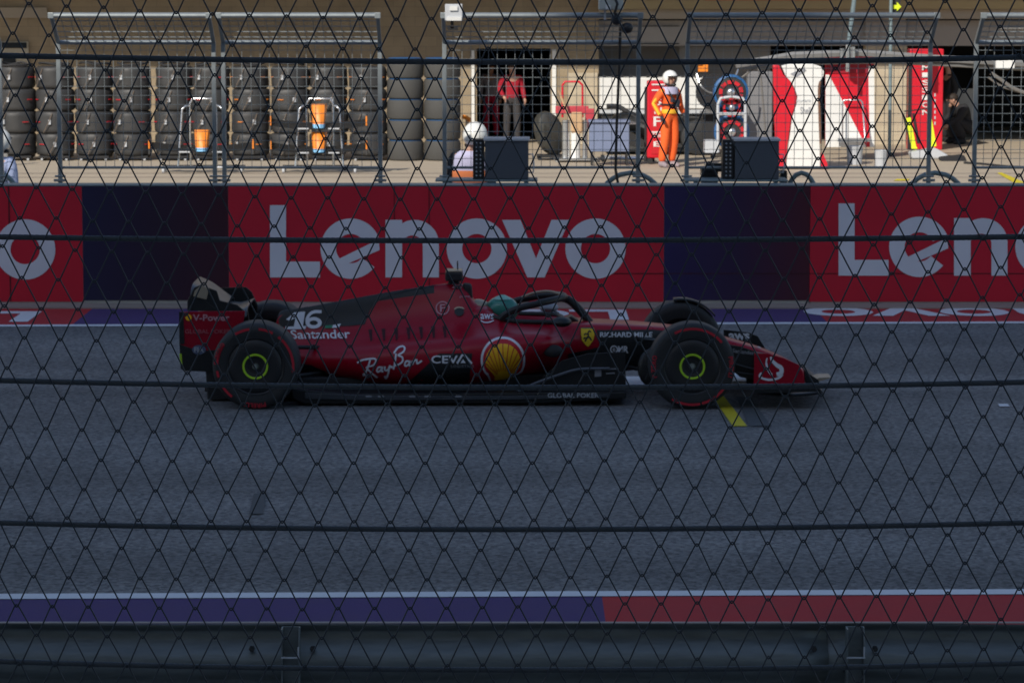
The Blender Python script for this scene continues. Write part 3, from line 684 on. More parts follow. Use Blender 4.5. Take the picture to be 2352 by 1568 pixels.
# nose cones on racks
def nose_rack(u, label, v_list, width):
    Y = 56.6; cx = PY(u, 300, Y).x; s = F / Y
    r = thing('nose_rack', label, 'rack', (cx, Y, 0), 'silver tube racks holding nose cones')
    Z = lambda v: PY(u, v, Y).z
    W = 30 / s; W2 = 46 / s
    m = MB(); m.tube([(cx - W, Y, .12), (cx - W, Y, Z(238)), (cx - W + .05, Y, Z(227)), (cx + W - .05, Y, Z(227)), (cx + W, Y, Z(238)), (cx + W, Y, .12)], .018, 8); m.build('back_frame', M_chrome, r, smooth=True, sharp=80)
    m = MB(); m.tube([(cx - W2 - .07, Y - .3, .12), (cx - W2, Y - .15, Z(250)), (cx - W2 + .06, Y - .15, Z(243)), (cx - W, Y, Z(243))], .018, 8); m.build('side_frame', M_chrome, r, smooth=True, sharp=80)
    m = MB(); m.tube([(cx + W2 + .07, Y - .3, .12), (cx + W2, Y - .15, Z(250)), (cx + W2 - .06, Y - .15, Z(243)), (cx + W, Y, Z(243))], .018, 8); m.build('side_frame', M_chrome, r, smooth=True, sharp=80)
    m = MB()
    for y in (-.32, .1): m.cyl((cx - width / 2 * .8, Y + y, .11), (cx + width / 2 * .8, Y + y, .11), .02, n=8)
    m.build('base_bar', M_chrome, r, smooth=True)
    for sx_ in (-1, 1):
        for y in (-.32, .1):
            m = MB(); m.lathe([(.0, -.02), (.05, -.02), (.05, .02), (0, .02)], (cx + sx_ * width / 2 * .75, Y + y, .05), 'x', 12); m.build('castor', M_lgrey, r, smooth=True)
    for k_, (v0, v1, lab) in enumerate(v_list):
        zt, zb = Z(v0), Z(v1)
        t = thing('nose_cone', lab, 'nose cone', (cx, Y - .25, zb), 'orange and blue nose cones on racks')
        P_ = [(17 / s, zt, .10), (15.5 / s, zt - (zt - zb) * .35, .16), (13 / s, zb + (zt - zb) * .25, .2)]
        def sec(hw, z, d, yy): return [(cx + hw * c_, yy - d * s__ , z) for c_, s__ in ((-1, 0), (-.8, .7), (-.3, 1), (.3, 1), (.8, .7), (1, 0), (.6, -.3), (-.6, -.3))]
        def loft8(ps):
            mm = MB(); vs = [q for p in ps for q in sec(*p)]; fs = []
            for a_ in range(len(ps) - 1):
                for b_ in range(8): fs.append((a_ * 8 + b_, a_ * 8 + (b_ + 1) % 8, a_ * 8 + 8 + (b_ + 1) % 8, a_ * 8 + 8 + b_))
            fs += [tuple(range(8)), tuple(range(len(ps) * 8 - 8, len(ps) * 8))]; return mm.add(vs, fs)
        zc = zb + (zt - zb) * .17
        loft8([(18 / s, zt, .10, Y - .2), (17 / s, zt - .12, .15, Y - .25), (14.5 / s, zc, .17, Y - .3)]).build('nose', M_orange, t, smooth=True)
        loft8([(14.5 / s, zc, .172, Y - .3), (13.5 / s, zb, .16, Y - .32)]).build('nose_tip', M_ltblue, t, smooth=True)
        zw = zb - .05
        for q in range(4):
            mm = MB(); ys = Y - .42 + q * .07; zq = zw + .02 + q * .028; n_ = 12
            vs = []; 
            for i in range(n_ + 1):
                a_ = -1 + 2 * i / n_; x = cx + a_ * width / 2; dz = -.10 * (1 - abs(a_)) ** 1.5 * 0 + .07 * abs(a_) ** 2
                vs += [(x, ys, zq + dz), (x, ys + .075, zq + dz + .025), (x, ys + .075, zq + dz + .038), (x, ys, zq + dz + .012)]
            fs = []
            for i in range(n_):
                for b_ in range(4): fs.append((i * 4 + b_, i * 4 + (b_ + 1) % 4, i * 4 + 4 + (b_ + 1) % 4, i * 4 + 4 + b_))
            fs += [(0, 1, 2, 3), (n_ * 4, n_ * 4 + 1, n_ * 4 + 2, n_ * 4 + 3)]
            mm.add(vs, fs).build('wing_flap', M_carbon, t, smooth=True)
        for sx_ in (-1, 1):
            mm = MB(); xe = cx + sx_ * width / 2; mm.prism([(-.24 + 0, 0), (.14, 0), (.14, .30), (.02, .32), (-.18, .16)], -.006, .006, Matrix.Translation((xe, Y - .24, zw)) @ Matrix.Rotation(R(90), 4, 'Z')); mm.build('wing_endplate', M_carbon, t)
            mm = MB(); mm.box(xe - .012, xe + .012, Y - .46, Y - .42, zw + .1, zw + .27); mm.build('edge_stripe', M_orange, t)
        mm = MB()
        for sx_ in (-1, 1): mm.box(cx + sx_ * width * .16 - .1, cx + sx_ * width * .16 + .1, Y - .47, Y - .465, zw + .03, zw + .055)
        mm.build('sponsor_strip', M_lgrey, t)
nose_rack(467, 'silver rack with one orange nose cone before the fifth and sixth tyre stacks', [(297, 345, 'orange and blue nose cone on the left rack')], 1.9)
nose_rack(735, 'silver rack with two orange nose cones before the eighth and ninth tyre stacks', [(238, 292, 'upper orange and blue nose cone on the right rack'), (302, 347, 'lower orange and blue nose cone on the right rack')], 1.75)

# things near the doorway ------------------------------------------------------
Y = 62
for nm, lab, u, v0, r_, mt, tip in (('slim_post', 'slim pale stake with an orange tip nearer the grey tyres', 1041, 276, .03, M_cloth, 1), ('slim_post', 'slim pale stake with an orange tip left of the doorway', 1073, 268, .035, M_cloth, 1)):
    p = PY(u, v0, Y); rt = thing(nm, lab, 'stake', (p.x, Y, 0), 'stakes with orange tips')
    m = MB(); m.cyl((p.x, Y, 0), (p.x, Y, p.z - .06), r_); m.build('shaft', mt, rt, smooth=True)
    m = MB(); m.tube([(p.x - .1, Y, p.z), (p.x, Y, p.z - .03), (p.x + .06, Y - .05, p.z - .07)], .045, 6); m.build('tip', M_orange, rt, smooth=True)
# leaning black wheel cover bundle
p = PY(1262, 300, 60.5)
rt = thing('covered_wheel', 'black wrapped wheel leaning beside the doorway on a small trolley', 'wheel', (p.x, 60.5, 0))
m = MB(); m.lathe([(0, -.18), (.28, -.17), (.38, -.1), (.40, 0), (.38, .1), (.28, .17), (0, .18)], (0, 0, 0), 'y', 24)
Mx = Matrix.Translation((p.x, 60.5, .52)) @ Matrix.Rotation(R(28), 4, 'Z') @ Matrix.Rotation(R(-22), 4, 'Y') @ Matrix.Diagonal((.72, 1, 1.15, 1))
m.v = [Mx @ q for q in m.v]; m.build('cover', mat('shiny_black_cover', (.05, .05, .045), .35, var=.3, scale=6, bump=.6, bscale=5), rt, smooth=True)
m = MB(); m.box(p.x - .25, p.x + .3, 60.3, 60.8, .05, .1)
for s_ in (-.2, .25): m.cyl((p.x + s_, 60.3, .04), (p.x + s_, 60.36, .04), .04, n=10)
m.build('trolley', M_blackm, rt)
# red hand truck with jack parts
Y = 60
a = lambda u, v, Y=60: PY(u, v, Y)
rt = thing('red_jack_trolley', 'red tubular trolley with silver cylinders beside the blue grey case', 'trolley', (a(1320, 300).x, 60, 0))
m = MB(); m.tube([a(1292, 270), a(1292, 196), a(1298, 188), a(1330, 188), a(1338, 196), a(1338, 270)], .022, 8); m.build('handle', M_red, rt, smooth=True, sharp=80)
m = MB(); m.boxp(1276, 244, 1352, 262, 59.95, .12); m.boxp(1344, 250, 1366, 295, 59.9, .1); m.build('body', mat('faded_red', (.5, .05, .07), .5), rt, bevel=.015)
for u, r_ in ((1300, .075), (1322, .09), (1344, .05)):
    m = MB(); q = a(u, 276, 59.8); m.cyl((q.x, 59.8, .03), (q.x, 59.8, q.z), r_); m.build('cylinder', M_chrome if u != 1322 else M_white, rt, smooth=True)
m = MB(); m.tube([a(1283, 208, 59.7), a(1304, 262, 59.7), a(1330, 308, 59.6)], .022, 6); m.build('wooden_shaft', M_cloth, rt, smooth=True)
m = MB(); m.boxp(1312, 258, 1338, 306, 59.7, .1); m.build('sand_bag', M_cloth, rt, bevel=.03)
m = MB(); q = a(1320, 340, 59.8); m.box(q.x - .4, q.x + .45, 59.6, 60.1, .04, .08)
for s_ in (-.35, .4): m.cyl((q.x + s_, 59.6, .045), (q.x + s_, 59.66, .045), .045, n=10)
m.build('base', M_chrome, rt)
# blue grey case on stand
rt = thing('blue_grey_case', 'blue grey box on a low black stand in front of the white cabinet', 'case', (PY(1400, 350, 58.5).x, 58.5, 0))
m = MB(); m.boxp(1354, 281, 1446, 349, 58.5, .5); m.build('body', M_bluecase, rt, bevel=.02)
m = MB(); m.boxp(1352, 277, 1448, 283, 58.46, .58); m.build('lid', M_bluecase, rt, bevel=.01)
m = MB(); q0 = PY(1360, 349, 58.5); q1 = PY(1440, 349, 58.5)
for x in (q0.x, q1.x): m.box(x - .02, x + .02, 58.55, 58.59, 0, q0.z); m.box(x - .02, x + .02, 58.9, 58.94, 0, q0.z)
m.build('stand', M_blackm, rt)
m = MB(); q0 = PG(1385, 372); q1 = PG(1500, 372)
rt = thing('ground_jack', 'low silver trolley bar lying before the red tool tower', 'trolley', (q0.x, q0.y, 0))
m.cyl((q0.x, q0.y, .07), (q1.x, q0.y, .07), .035, n=8); m.cyl((q0.x, q0.y + .4, .07), (q1.x, q0.y + .4, .07), .03, n=8); m.build('bar', M_chrome, rt, smooth=True)
for x in (q0.x, q1.x):
    m = MB(); m.cyl((x - .03, q0.y, .06), (x + .03, q0.y, .06), .06, n=14); m.cyl((x - .03, q0.y + .4, .06), (x + .03, q0.y + .4, .06), .06, n=14); m.build('wheel', M_rubber, rt, smooth=True)
# white cabinets inside the middle garage
rt = thing('white_cabinet', 'long white cabinet inside the middle garage behind the orange marshal', 'cabinet', (PY(1500, 280, 65).x, 65, 0))
m = MB(); m.boxp(1378, 179, 1620, 250, 65, .7); m.build('body', M_white, rt, bevel=.015)
m = MB(); m.boxp(1378, 250, 1620, 262, 65.04, .6); m.build('plinth', M_lgrey, rt)
m = MB(); q = PY(1378, 262, 65); q2 = PY(1620, 262, 65); m.box(q.x + .05, q2.x - .05, 65.1, 65.6, 0, q.z); m.build('base', M_blackm, rt)
m = MB()
for i in range(12): u = 1385 + i * 20; m.boxp(u, 173, u + 7, 179, 65.1, .06)
m.build('hinge', M_blackm, rt)
# half hidden racing car in the garage
rt = thing('garage_racing_car', 'dark racing car parked in the middle garage, half hidden by the marshal', 'racing car', (PY(1530, 320, 62.5).x, 62.5, 0))
def cloud_loft(secs, n=12):
    mm = MB(); vs = []; 
    for (x, y, z, hy, hz) in secs:
        for k_ in range(n):
            t = 2 * math.pi * k_ / n; vs.append((x, y + hy * math.cos(t), z + hz * math.sin(t)))
    fs = []
    for i in range(len(secs) - 1):
        for k_ in range(n): fs.append((i * n + k_, i * n + (k_ + 1) % n, (i + 1) * n + (k_ + 1) % n, (i + 1) * n + k_))
    fs += [tuple(range(n)), tuple(range((len(secs) - 1) * n, len(secs) * n))]; return mm.add(vs, fs)
X = lambda u: PY(u, 300, 62.5).x
cloud_loft([(X(1380), 62.9, .30, .12, .06), (X(1410), 62.9, .62, .25, .14), (X(1440), 62.9, .68, .35, .20), (X(1480), 62.9, .52, .5, .26), (X(1540), 62.9, .48, .6, .28), (X(1600), 62.9, .46, .55, .28), (X(1640), 62.9, .42, .4, .25)]).build('body', M_carbon, rt, smooth=True)
m = MB(); m.box(X(1390), X(1640), 62.2, 63.6, .06, .11); m.build('floor', M_carbon, rt)
m = MB(); m.tube(smooth_path([(X(1395), 62.9, .95), (X(1425), 62.9, .93), (X(1460), 62.6, .72), (X(1490), 62.4, .6)], 5), .05, 8); m.build('halo', M_blackm, rt, smooth=True)
for u in (1600,):
    m = MB(); m.lathe([(0, -.17), (.22, -.17), (.34, -.14), (.36, 0), (.34, .14), (.22, .17), (0, .17)], (X(u), 62.1, .36), 'y', 24); m.build('wheel', M_rubber, rt, smooth=True)
m = MB(); m.boxp(1480, 300, 1510, 304, 62.0, .02); m.boxp(1440, 280, 1462, 286, 62.3, .05); m.build('metal_fitting', M_chrome, rt)
# red tool tower
rt = thing('red_tool_tower', 'tall red tool tower with white lettering behind the orange marshal', 'tool tower', (PY(1512, 300, 59).x, 59, 0))
q0 = PY(1487, 186, 59); q1 = PY(1531, 340, 59)
m = MB(); m.box(q0.x, q1.x, 59, 59.35, .12, q0.z); m.build('body', M_red, rt, bevel=.03)
m = MB(); m.box(q0.x + .08, q1.x - .03, 58.985, 58.998, .2, q0.z - .08); m.build('front_panel', M_decred, rt)
for v0, v1 in ((193, 196), (206, 209), (302, 305)):
    m = MB(); m.boxp(1497, v0, 1527, v1, 58.97, .012); m.build('white_line', M_white, rt)
lift(text_box('Shell', 1500, 304, 1527, 316), lambda u, v: PY(u, v, 58.975)).build('lettering', M_white, rt)
lift(text_box('S', 1503, 225, 1520, 242) + text_box('H', 1503, 247, 1520, 262) + text_box('F', 1501, 268, 1520, 290) + text_box('E', 1501, 325, 1520, 337), lambda u, v: PY(u, v, 58.975)).build('lettering', M_white, rt)
m = MB(); q = PY(1489, 340, 59.1); m.tube([PY(1484, 200, 59.1), (PY(1484, 200, 59.1).x, 59.1, .05)], .03, 8)
for x in (q0.x + .06, q1.x - .06): m.cyl((x, 59.02, .06), (x, 59.1, .06), .055, n=12)
m.build('wheel_and_pole', M_blackm, rt)
# blue rimmed wheels on a silver trolley
Y = 57
rt = thing('wheel_trolley', 'tall silver trolley frame carrying red and blue rimmed wheels', 'trolley', (PY(1678, 300, Y).x, Y, 0))
m = MB(); m.tube([PY(1649, 350, Y), PY(1649, 240, Y), PY(1655, 226, Y), (PY(1680, 222, Y)), PY(1706, 226, Y), PY(1712, 240, Y), PY(1712, 350, Y)], .028, 8)
m.tube([PY(1649, 262, Y), PY(1712, 262, Y)], .03, 8); m.build('frame', M_lgrey, rt, smooth=True, sharp=80)
m = MB(); q = PY(1680, 350, Y); m.box(q.x - .45, q.x + .35, Y - .2, Y + .5, .06, .12); m.build('base', M_lgrey, rt)
for s_ in (-.38, .28):
    m = MB(); m.cyl((q.x + s_, Y - .18, .05), (q.x + s_, Y - .12, .05), .05, n=12); m.build('castor', M_blackm, rt, smooth=True)
m = MB(); m.boxp(1618, 322, 1650, 352, Y + .2, .3); m.build('silver_box', M_lgrey, rt, bevel=.02)
for k_, (u, v, rr, lab) in enumerate(((1678, 212, .33, 'top'), (1680, 247, .26, 'middle'), (1680, 303, .33, 'bottom'))):
    c = PY(u, v, Y + .25); wr = thing('stacked_wheel', '%s wheel with blue edge and red ring on the silver trolley' % lab, 'wheel', (c.x, c.y, c.z), 'blue edged wheels on the trolley')
    m = MB(); m.lathe([(0, -.1), (rr * .7, -.12), (rr * .92, -.1), (rr, -.03), (rr, .22), (rr * .9, .26), (0, .26)], (c.x, c.y + (0 if k_ != 1 else .08), c.z), 'y', 30); m.build('tyre', M_rubber, wr, smooth=True)
    m = MB(); m.lathe([(rr * .86, -.125), (rr * .99, -.10), (rr * 1.01, -.02), (rr * .86, -.04)], (c.x, c.y, c.z), 'y', 30, closed=True); m.build('blue_edge', M_blue, wr, smooth=True)
    m = MB()
    for q_ in range(9):
        a0, a1 = q_ * 40, q_ * 40 + 30
        for bq in band(arc(c.x, c.z, rr * .68, a0, a1, 4), arc(c.x, c.z, rr * .48, a0, a1, 4)): m.prism(bq, c.y - .14, c.y - .12)
    m.build('red_ring', M_decred, wr)
    m = MB(); m.ball((c.x, c.y - .12, c.z), (rr * .25, .05, rr * .25)); m.build('hub', M_chrome, wr, smooth=True)
# helmet shaped dark reel above
rt = thing('hose_reel', 'dark round hose reel with white fittings behind the wheel trolley', 'hose reel', (PY(1640, 220, 61).x, 61, 0))
c = PY(1640, 212, 61); m = MB(); m.lathe([(.05, -.1), (.36, -.1), (.36, .1), (.05, .1)], c, 'y', 24, closed=True); m.build('reel', M_black, rt, smooth=True)
m = MB(); m.cyl((c.x, 61.15, 0), (c.x, 61.15, c.z), .05); m.boxp(1615, 262, 1665, 330, 61.1, .3); m.build('stand', M_blackm, rt)
m = MB(); m.tube(smooth_path([PY(1600, 170, 61), PY(1612, 200, 60.9), PY(1640, 214, 60.9), PY(1680, 190, 60.9), PY(1695, 160, 61)], 4), .02, 6); m.boxp(1597, 140, 1612, 148, 60.9, .1); m.boxp(1608, 255, 1640, 262, 60.9, .1); m.build('fitting', M_chrome, rt, smooth=True)
m = MB(); m.boxp(1604, 141, 1626, 165, 60.95, .1); m.build('orange_cap', M_orange, rt)

# grey panel with hoses behind the boards
m = MB(); q = PY(1718, 165, 62); q1 = PY(1775, 165, 62); m.box(q.x, q1.x, 62, 62.4, 0, q.z)
tag(m.build('grey_locker', mat('locker_grey', (.19, .19, .2), .6), bevel=.02), 'tall mid grey locker left of the white and red board', 'locker')

# partition boards
BYY = 57.4
rt = thing('partition_board', 'tall white board with a curved red left edge, lettered in grey', 'board', (PY(1840, 380, BYY).x, BYY, 0), 'red and white boards at the garage front')
zb_ = .01
white = [(1795, 152), (1812, 147), (1866, 147), (1885, 153), (1893, 165), (1891, 176), (1884, 186), (1880, 205), (1880, 250), (1882, 300), (1884, 386), (1806, 386), (1812, 330), (1820, 270), (1830, 240), (1832, 222), (1826, 205), (1818, 190), (1805, 175)]
def px_prism(pts, Y, th, clampz=.005):
    return [(PY(u, v, Y).x, max(clampz, PY(u, v, Y).z)) for u, v in pts]
m = MB(); m.prism(px_prism(white, BYY, 0), BYY, BYY + .12); m.build('white_face', M_white, rt, bevel=.01)
red1 = [(1776, 150), (1790, 150), (1800, 172), (1815, 186), (1824, 203), (1830, 222), (1828, 240), (1818, 270), (1810, 330), (1804, 386), (1790, 386), (1782, 330), (1778, 250)]
m = MB(); m.prism(px_prism(red1, BYY, 0), BYY + .02, BYY + .22); m.build('red_edge', M_red, rt, bevel=.02)
m = MB(); m.prism(px_prism([(1886, 352), (1890, 352), (1900, 375), (1901, 386), (1886, 386)], BYY, 0), BYY - .01, BYY + .05); m.build('red_foot', M_red, rt)
m = MB(); m.prism(px_prism([(1815, 170), (1845, 156), (1852, 162), (1828, 178)], BYY, 0), BYY - .012, BYY - .002); m.build('grey_badge', M_grey, rt)
lift(text_box('scuderia', 1829, 227, 1863, 235), lambda u, v: PY(u, v, BYY - .01)).build('lettering', M_lgrey, rt)
lift(text_box('Shell', 1838, 246, 1862, 262), lambda u, v: PY(u, v, BYY - .01)).build('lettering', M_grey, rt)
m = MB()
for q in stroke(smooth_path([(1884, 188), (1881, 205), (1882, 260), (1885, 330)], 5), 5): m.prism(px_prism(q, BYY, 0), BYY - .014, BYY + .13)
m.build('bronze_edge', mat('bronze_edge', (.16, .08, .05), .5), rt)
rt = thing('partition_board', 'wide red board with a diagonal white lower corner, right of the white board', 'board', (PY(1940, 330, 60.4).x, 60.4, 0), 'red and white boards at the garage front')
m = MB(); m.prism(px_prism([(1896, 132), (2008, 132), (2008, 338), (1896, 338)], 60.4, 0), 60.4, 60.5); m.build('red_face', M_red, rt, bevel=.01)
m = MB(); m.prism(px_prism([(1896, 172), (1904, 172), (1990, 338), (1896, 338)], 60.4, 0), 60.385, 60.396); m.prism(px_prism([(1994, 152), (2008, 152), (2008, 338), (1998, 338)], 60.4, 0), 60.385, 60.396); m.build('white_corner', M_white, rt)
m = MB(); m.prism(px_prism([(1896, 132), (1994, 132), (1994, 168), (1899, 168)], 60.4, 0), 60.37, 60.384); m.build('dark_red_strip', mat('dark_red_panel', (.34, .004, .02), .5), rt)
m = MB(); m.tube([PY(1935, 320, 60.2), PY(1935, 236, 60.2), PY(1940, 230, 60.2), PY(1976, 230, 60.2), PY(1981, 236, 60.2), PY(1987, 320, 60.0)], .018, 6); m.boxp(1925, 318, 2000, 326, 60.1, .2)
tag(m.build('tube_cart_frame', M_chrome, smooth=True, sharp=80), 'thin silver tube frame standing against the red board', 'frame')
for k_, (u0, v0, u1, v1, lab) in enumerate(((1946, 338, 1985, 383, 'silver tub on the ground right of the white board'), (2010, 348, 2040, 392, 'smaller crumpled silver tub left of the hi-vis trestle'))):
    Yt = PG(u0, v1 - 4).y; q = PY(u0, v0, Yt); q1 = PY(u1, v0, Yt); rr = (q1.x - q.x) / 2
    m = MB(); m.lathe([(0, 0), (rr * .85, 0), (rr, q.z), (rr * 1.04, q.z + .015), (rr * .96, q.z), (rr * .8, .03), (0, .03)], (q.x + rr, Yt + rr, 0), n=20)
    tag(m.build('metal_tub', M_lgrey, smooth=True), lab, 'tub', 'silver tubs by the boards')
# red pillar locker with white lettering
rt = thing('red_banner_column', 'tall red column with vertical white lettering beside the right garage', 'column', (PY(2125, 300, 64).x, 64, 0))
m = MB(); q = PY(2090, 113, 64); q1 = PY(2168, 113, 64); m.box(q.x, q1.x, 64, 64.4, 0.0, q.z); m.build('body', M_red, rt, bevel=.02)
m = MB(); m.box(q.x - .02, q.x + .03, 63.96, 63.998, .0, q.z - .1); m.build('edge_strip', M_darkcl, rt)
vt = 150
for ch in 'MISSION':
    lift(text_box(ch, 2118, vt, 2136, vt + 12), lambda u, v: PY(u, v, 63.985)).build('lettering', M_white, rt); vt += 17
m = MB()
for i in range(6): m.boxp(2146, 215 + i * 13, 2149, 222 + i * 13, 63.985, .004)
m.build('small_print', M_lgrey, rt)
# hi-vis trestle
rt = thing('folding_trestle', 'folding trestle with two bright yellow green legs before the red column', 'trestle', (PY(2110, 340, 61).x, 61, 0))
m = MB(); m.prism(px_prism([(2081, 272), (2092, 270), (2104, 335), (2108, 342), (2094, 342)], 61, 0), 61, 61.06)
m.prism(px_prism([(2131, 266), (2139, 266), (2151, 336), (2140, 338), (2128, 320), (2138, 318)], 61, 0), 61, 61.06); m.build('yellow_leg', M_hiv, rt, bevel=.005)
m = MB(); m.tube([PY(2074, 262, 61.08), PY(2094, 340, 61.08), PG(2098, gv(61.1))], .02, 6); m.tube([PY(2098, 262, 61.1), PY(2110, 330, 61.1)], .03, 6); m.tube([PY(2076, 256, 61.1), PY(2130, 250, 61.1)], .015, 6); m.tube([PY(2145, 340, 61.08), PG(2150, gv(61.1))], .02, 6)
m.build('dark_frame', M_blackm, rt, smooth=True, sharp=80)
m = MB(); m.prism(px_prism([(2090, 350), (2150, 340), (2180, 358), (2165, 372), (2095, 368)], 60.6, 0), 60.6, 61.0)
tag(m.build('grey_cover', M_lgrey, bevel=.04), 'crumpled pale grey cover lying under the trestle', 'cover')
m = MB(); m.prism(px_prism([(2160, 362), (2215, 356), (2222, 372), (2190, 382), (2160, 376)], 60.0, 0, .0), 60.0, 60.35)
tag(m.build('black_bag', M_darkcl, bevel=.05), 'black soft bag on the ground below the dark garage', 'bag')
m = MB(); m.tube(smooth_path([PG(2215, 374, .02), PG(2260, 377, .02), PG(2320, 383, .02), PG(2420, 386, .02)], 4), .025, 6)
tag(m.build('hose_on_ground', M_blackm, smooth=True), 'black hose running over the concrete to the right', 'hose')

# ------------------------------------------------------------------ PEOPLE
def bake(o):
    dg = bpy.context.evaluated_depsgraph_get(); dg.update()
    me = bpy.data.meshes.new_from_object(o.evaluated_get(dg)); mats = list(o.data.materials)
    o.modifiers.clear(); o.data = me
    if not me.materials:
        for m_ in mats: me.materials.append(m_)
    me.shade_smooth()
def skin_obj(name, mt, pts, edges, rad, root, rootloc, sub=2):
    me = bpy.data.meshes.new(name); me.from_pydata([tuple(Vector(p)) for p in pts], edges, []); me.materials.append(mt)
    o = bpy.data.objects.new(name, me); COL.objects.link(o)
    md = o.modifiers.new('skin', 'SKIN'); md.use_smooth_shade = True; md.branch_smoothing = .6
    for i, r_ in enumerate(rad):
        rr = r_ if isinstance(r_, (tuple, list)) else (r_, r_); me.skin_vertices[0].data[i].radius = rr
        me.skin_vertices[0].data[i].use_root = (i == 0)
    s_ = o.modifiers.new('sub', 'SUBSURF'); s_.levels = sub; s_.render_levels = sub
    bake(o); o.parent = root; return o
BASE = dict(pel=(0, 0, .95), wai=(0, 0, 1.08), che=(0, 0, 1.30), nek=(0, .0, 1.48), hea=(0, -.01, 1.60), top=(0, 0, 1.70))
for s_, n_ in ((-1, 'r'), (1, 'l')):
    BASE.update({'sh' + n_: (s_ * .17, 0, 1.42), 'el' + n_: (s_ * .235, .03, 1.14), 'wr' + n_: (s_ * .22, -.06, .90), 'hi' + n_: (s_ * .09, 0, .90), 'kn' + n_: (s_ * .11, -.02, .50), 'an' + n_: (s_ * .115, .02, .09), 'to' + n_: (s_ * .13, -.15, .035)})
def person(label, cat, loc, turn, suit_mat, pose={}, legs_mat=None, scale=1.0, helmet=None, hand_mat=None, bulk=1.0, shoe=None):
    J = dict(BASE); J.update(pose)
    root = thing('person', label, cat, loc); root.rotation_euler.z = turn; root.scale = (scale,) * 3
    names = ['pel', 'wai', 'che', 'nek', 'hea', 'top', 'shr', 'elr', 'wrr', 'shl', 'ell', 'wrl', 'hir', 'knr', 'anr', 'tor', 'hil', 'knl', 'anl', 'tol']
    ix = {n: i for i, n in enumerate(names)}
    E_ = [('pel', 'wai'), ('wai', 'che'), ('che', 'nek'), ('nek', 'hea'), ('hea', 'top'), ('che', 'shr'), ('shr', 'elr'), ('elr', 'wrr'), ('che', 'shl'), ('shl', 'ell'), ('ell', 'wrl'), ('pel', 'hir'), ('hir', 'knr'), ('knr', 'anr'), ('anr', 'tor'), ('pel', 'hil'), ('hil', 'knl'), ('knl', 'anl'), ('anl', 'tol')]
    rad = dict(pel=(.14, .10), wai=(.125, .09), che=(.15, .10), nek=.05, hea=(.078, .095), top=(.06, .075), shr=.055, elr=.038, wrr=.027, shl=.055, ell=.038, wrl=.027, hir=.08, knr=.052, anr=.036, tor=.032, hil=.08, knl=.052, anl=.036, tol=.032)
    body = skin_obj('body', M_skin, [J[n] for n in names], [(ix[a_], ix[b_]) for a_, b_ in E_], [rad[n] for n in names], root, loc)
    # face and hands join the body's own mesh
    bm = bmesh.new(); bm.from_mesh(body.data)
    extra = MB(); h = Vector(J['hea'])
    extra.ball(h + Vector((0, -.098, .0)), (.013, .02, .02)); extra.ball(h + Vector((.078, 0, .0)), (.012, .02, .03)); extra.ball(h + Vector((-.078, 0, 0)), (.012, .02, .03))
    for n_ in ('r', 'l'):
        w_ = Vector(J['wr' + n_]); e_ = Vector(J['el' + n_]); d = (w_ - e_).normalized(); sd = d.cross(Vector((1, 0, 0))).normalized()
        if sd.length < .1: sd = Vector((0, 1, 0))
        pl = w_ + d * .05; nrm = d.cross(sd)
        extra.tube([w_, w_ + d * .03, w_ + d * .085], [.026, .036, .030], 10)
        for k_ in range(4):
            b_ = w_ + d * .085 + sd * (k_ - 1.5) * .018; L_ = (.075, .085, .08, .062)[k_]
            extra.tube([b_, b_ + d * L_ * .5 + nrm * .006, b_ + d * L_ * .85 + nrm * .022], [.009, .0085, .007], 6)
        b_ = w_ + d * .03 - sd * .03; extra.tube([b_, b_ + d * .035 - sd * .022, b_ + d * .06 - sd * .024 + nrm * .01], [.011, .010, .008], 6)
    me2 = bpy.data.meshes.new('x'); me2.from_pydata([tuple(p) for p in extra.v], [], extra.f); bm.from_mesh(me2); bmesh.ops.recalc_face_normals(bm, faces=bm.faces)
    if hand_mat:
        body.data.materials.append(hand_mat)
        for f in bm.faces:
            c = f.calc_center_median()
            for n_ in ('r', 'l'):
                w_ = Vector(J['wr' + n_]); d = (w_ - Vector(J['el' + n_])).normalized()
                if (c - w_).length < .2 and (c - w_).dot(d) > -.015: f.material_index = 1
    bm.to_mesh(body.data); bm.free(); body.data.shade_smooth()
    # eyes, mouth
    fe = MB()
    for s_ in (-1, 1): fe.ball(h + Vector((s_ * .03, -.092, .02)), (.011, .006, .007), 8, 6)
    fe.build('eye', M_darkcl, None, smooth=True, loc=(0, 0, 0)).parent = root
    fe = MB(); fe.ball(h + Vector((0, -.09, -.04)), (.024, .008, .006), 8, 6); fe.build('mouth', mat('lip', (.35, .1, .09), .6), None, loc=(0, 0, 0)).parent = root
    # overalls
    nm = ['pel', 'wai', 'che', 'shr', 'elr', 'wrr', 'shl', 'ell', 'wrl', 'hir', 'knr', 'anr', 'hil', 'knl', 'anl', 'col']
    J['col'] = tuple(Vector(J['che']).lerp(Vector(J['nek']), .8))
    ix = {n: i for i, n in enumerate(nm)}
    E2 = [('pel', 'wai'), ('wai', 'che'), ('che', 'col'), ('che', 'shr'), ('shr', 'elr'), ('elr', 'wrr'), ('che', 'shl'), ('shl', 'ell'), ('ell', 'wrl'), ('pel', 'hir'), ('hir', 'knr'), ('knr', 'anr'), ('pel', 'hil'), ('hil', 'knl'), ('knl', 'anl')]
    r2 = dict(pel=(.17, .13), wai=(.155, .115), che=(.175, .125), shr=.082, elr=.06, wrr=.045, shl=.082, ell=.06, wrl=.045, hir=.105, knr=.085, anr=.070, hil=.105, knl=.085, anl=.070, col=.065)
    suit = skin_obj('overalls', suit_mat, [J[n] for n in nm], [(ix[a_], ix[b_]) for a_, b_ in E2], [tuple(x * bulk for x in r2[n]) if isinstance(r2[n], tuple) else r2[n] * bulk for n in nm], root, loc)
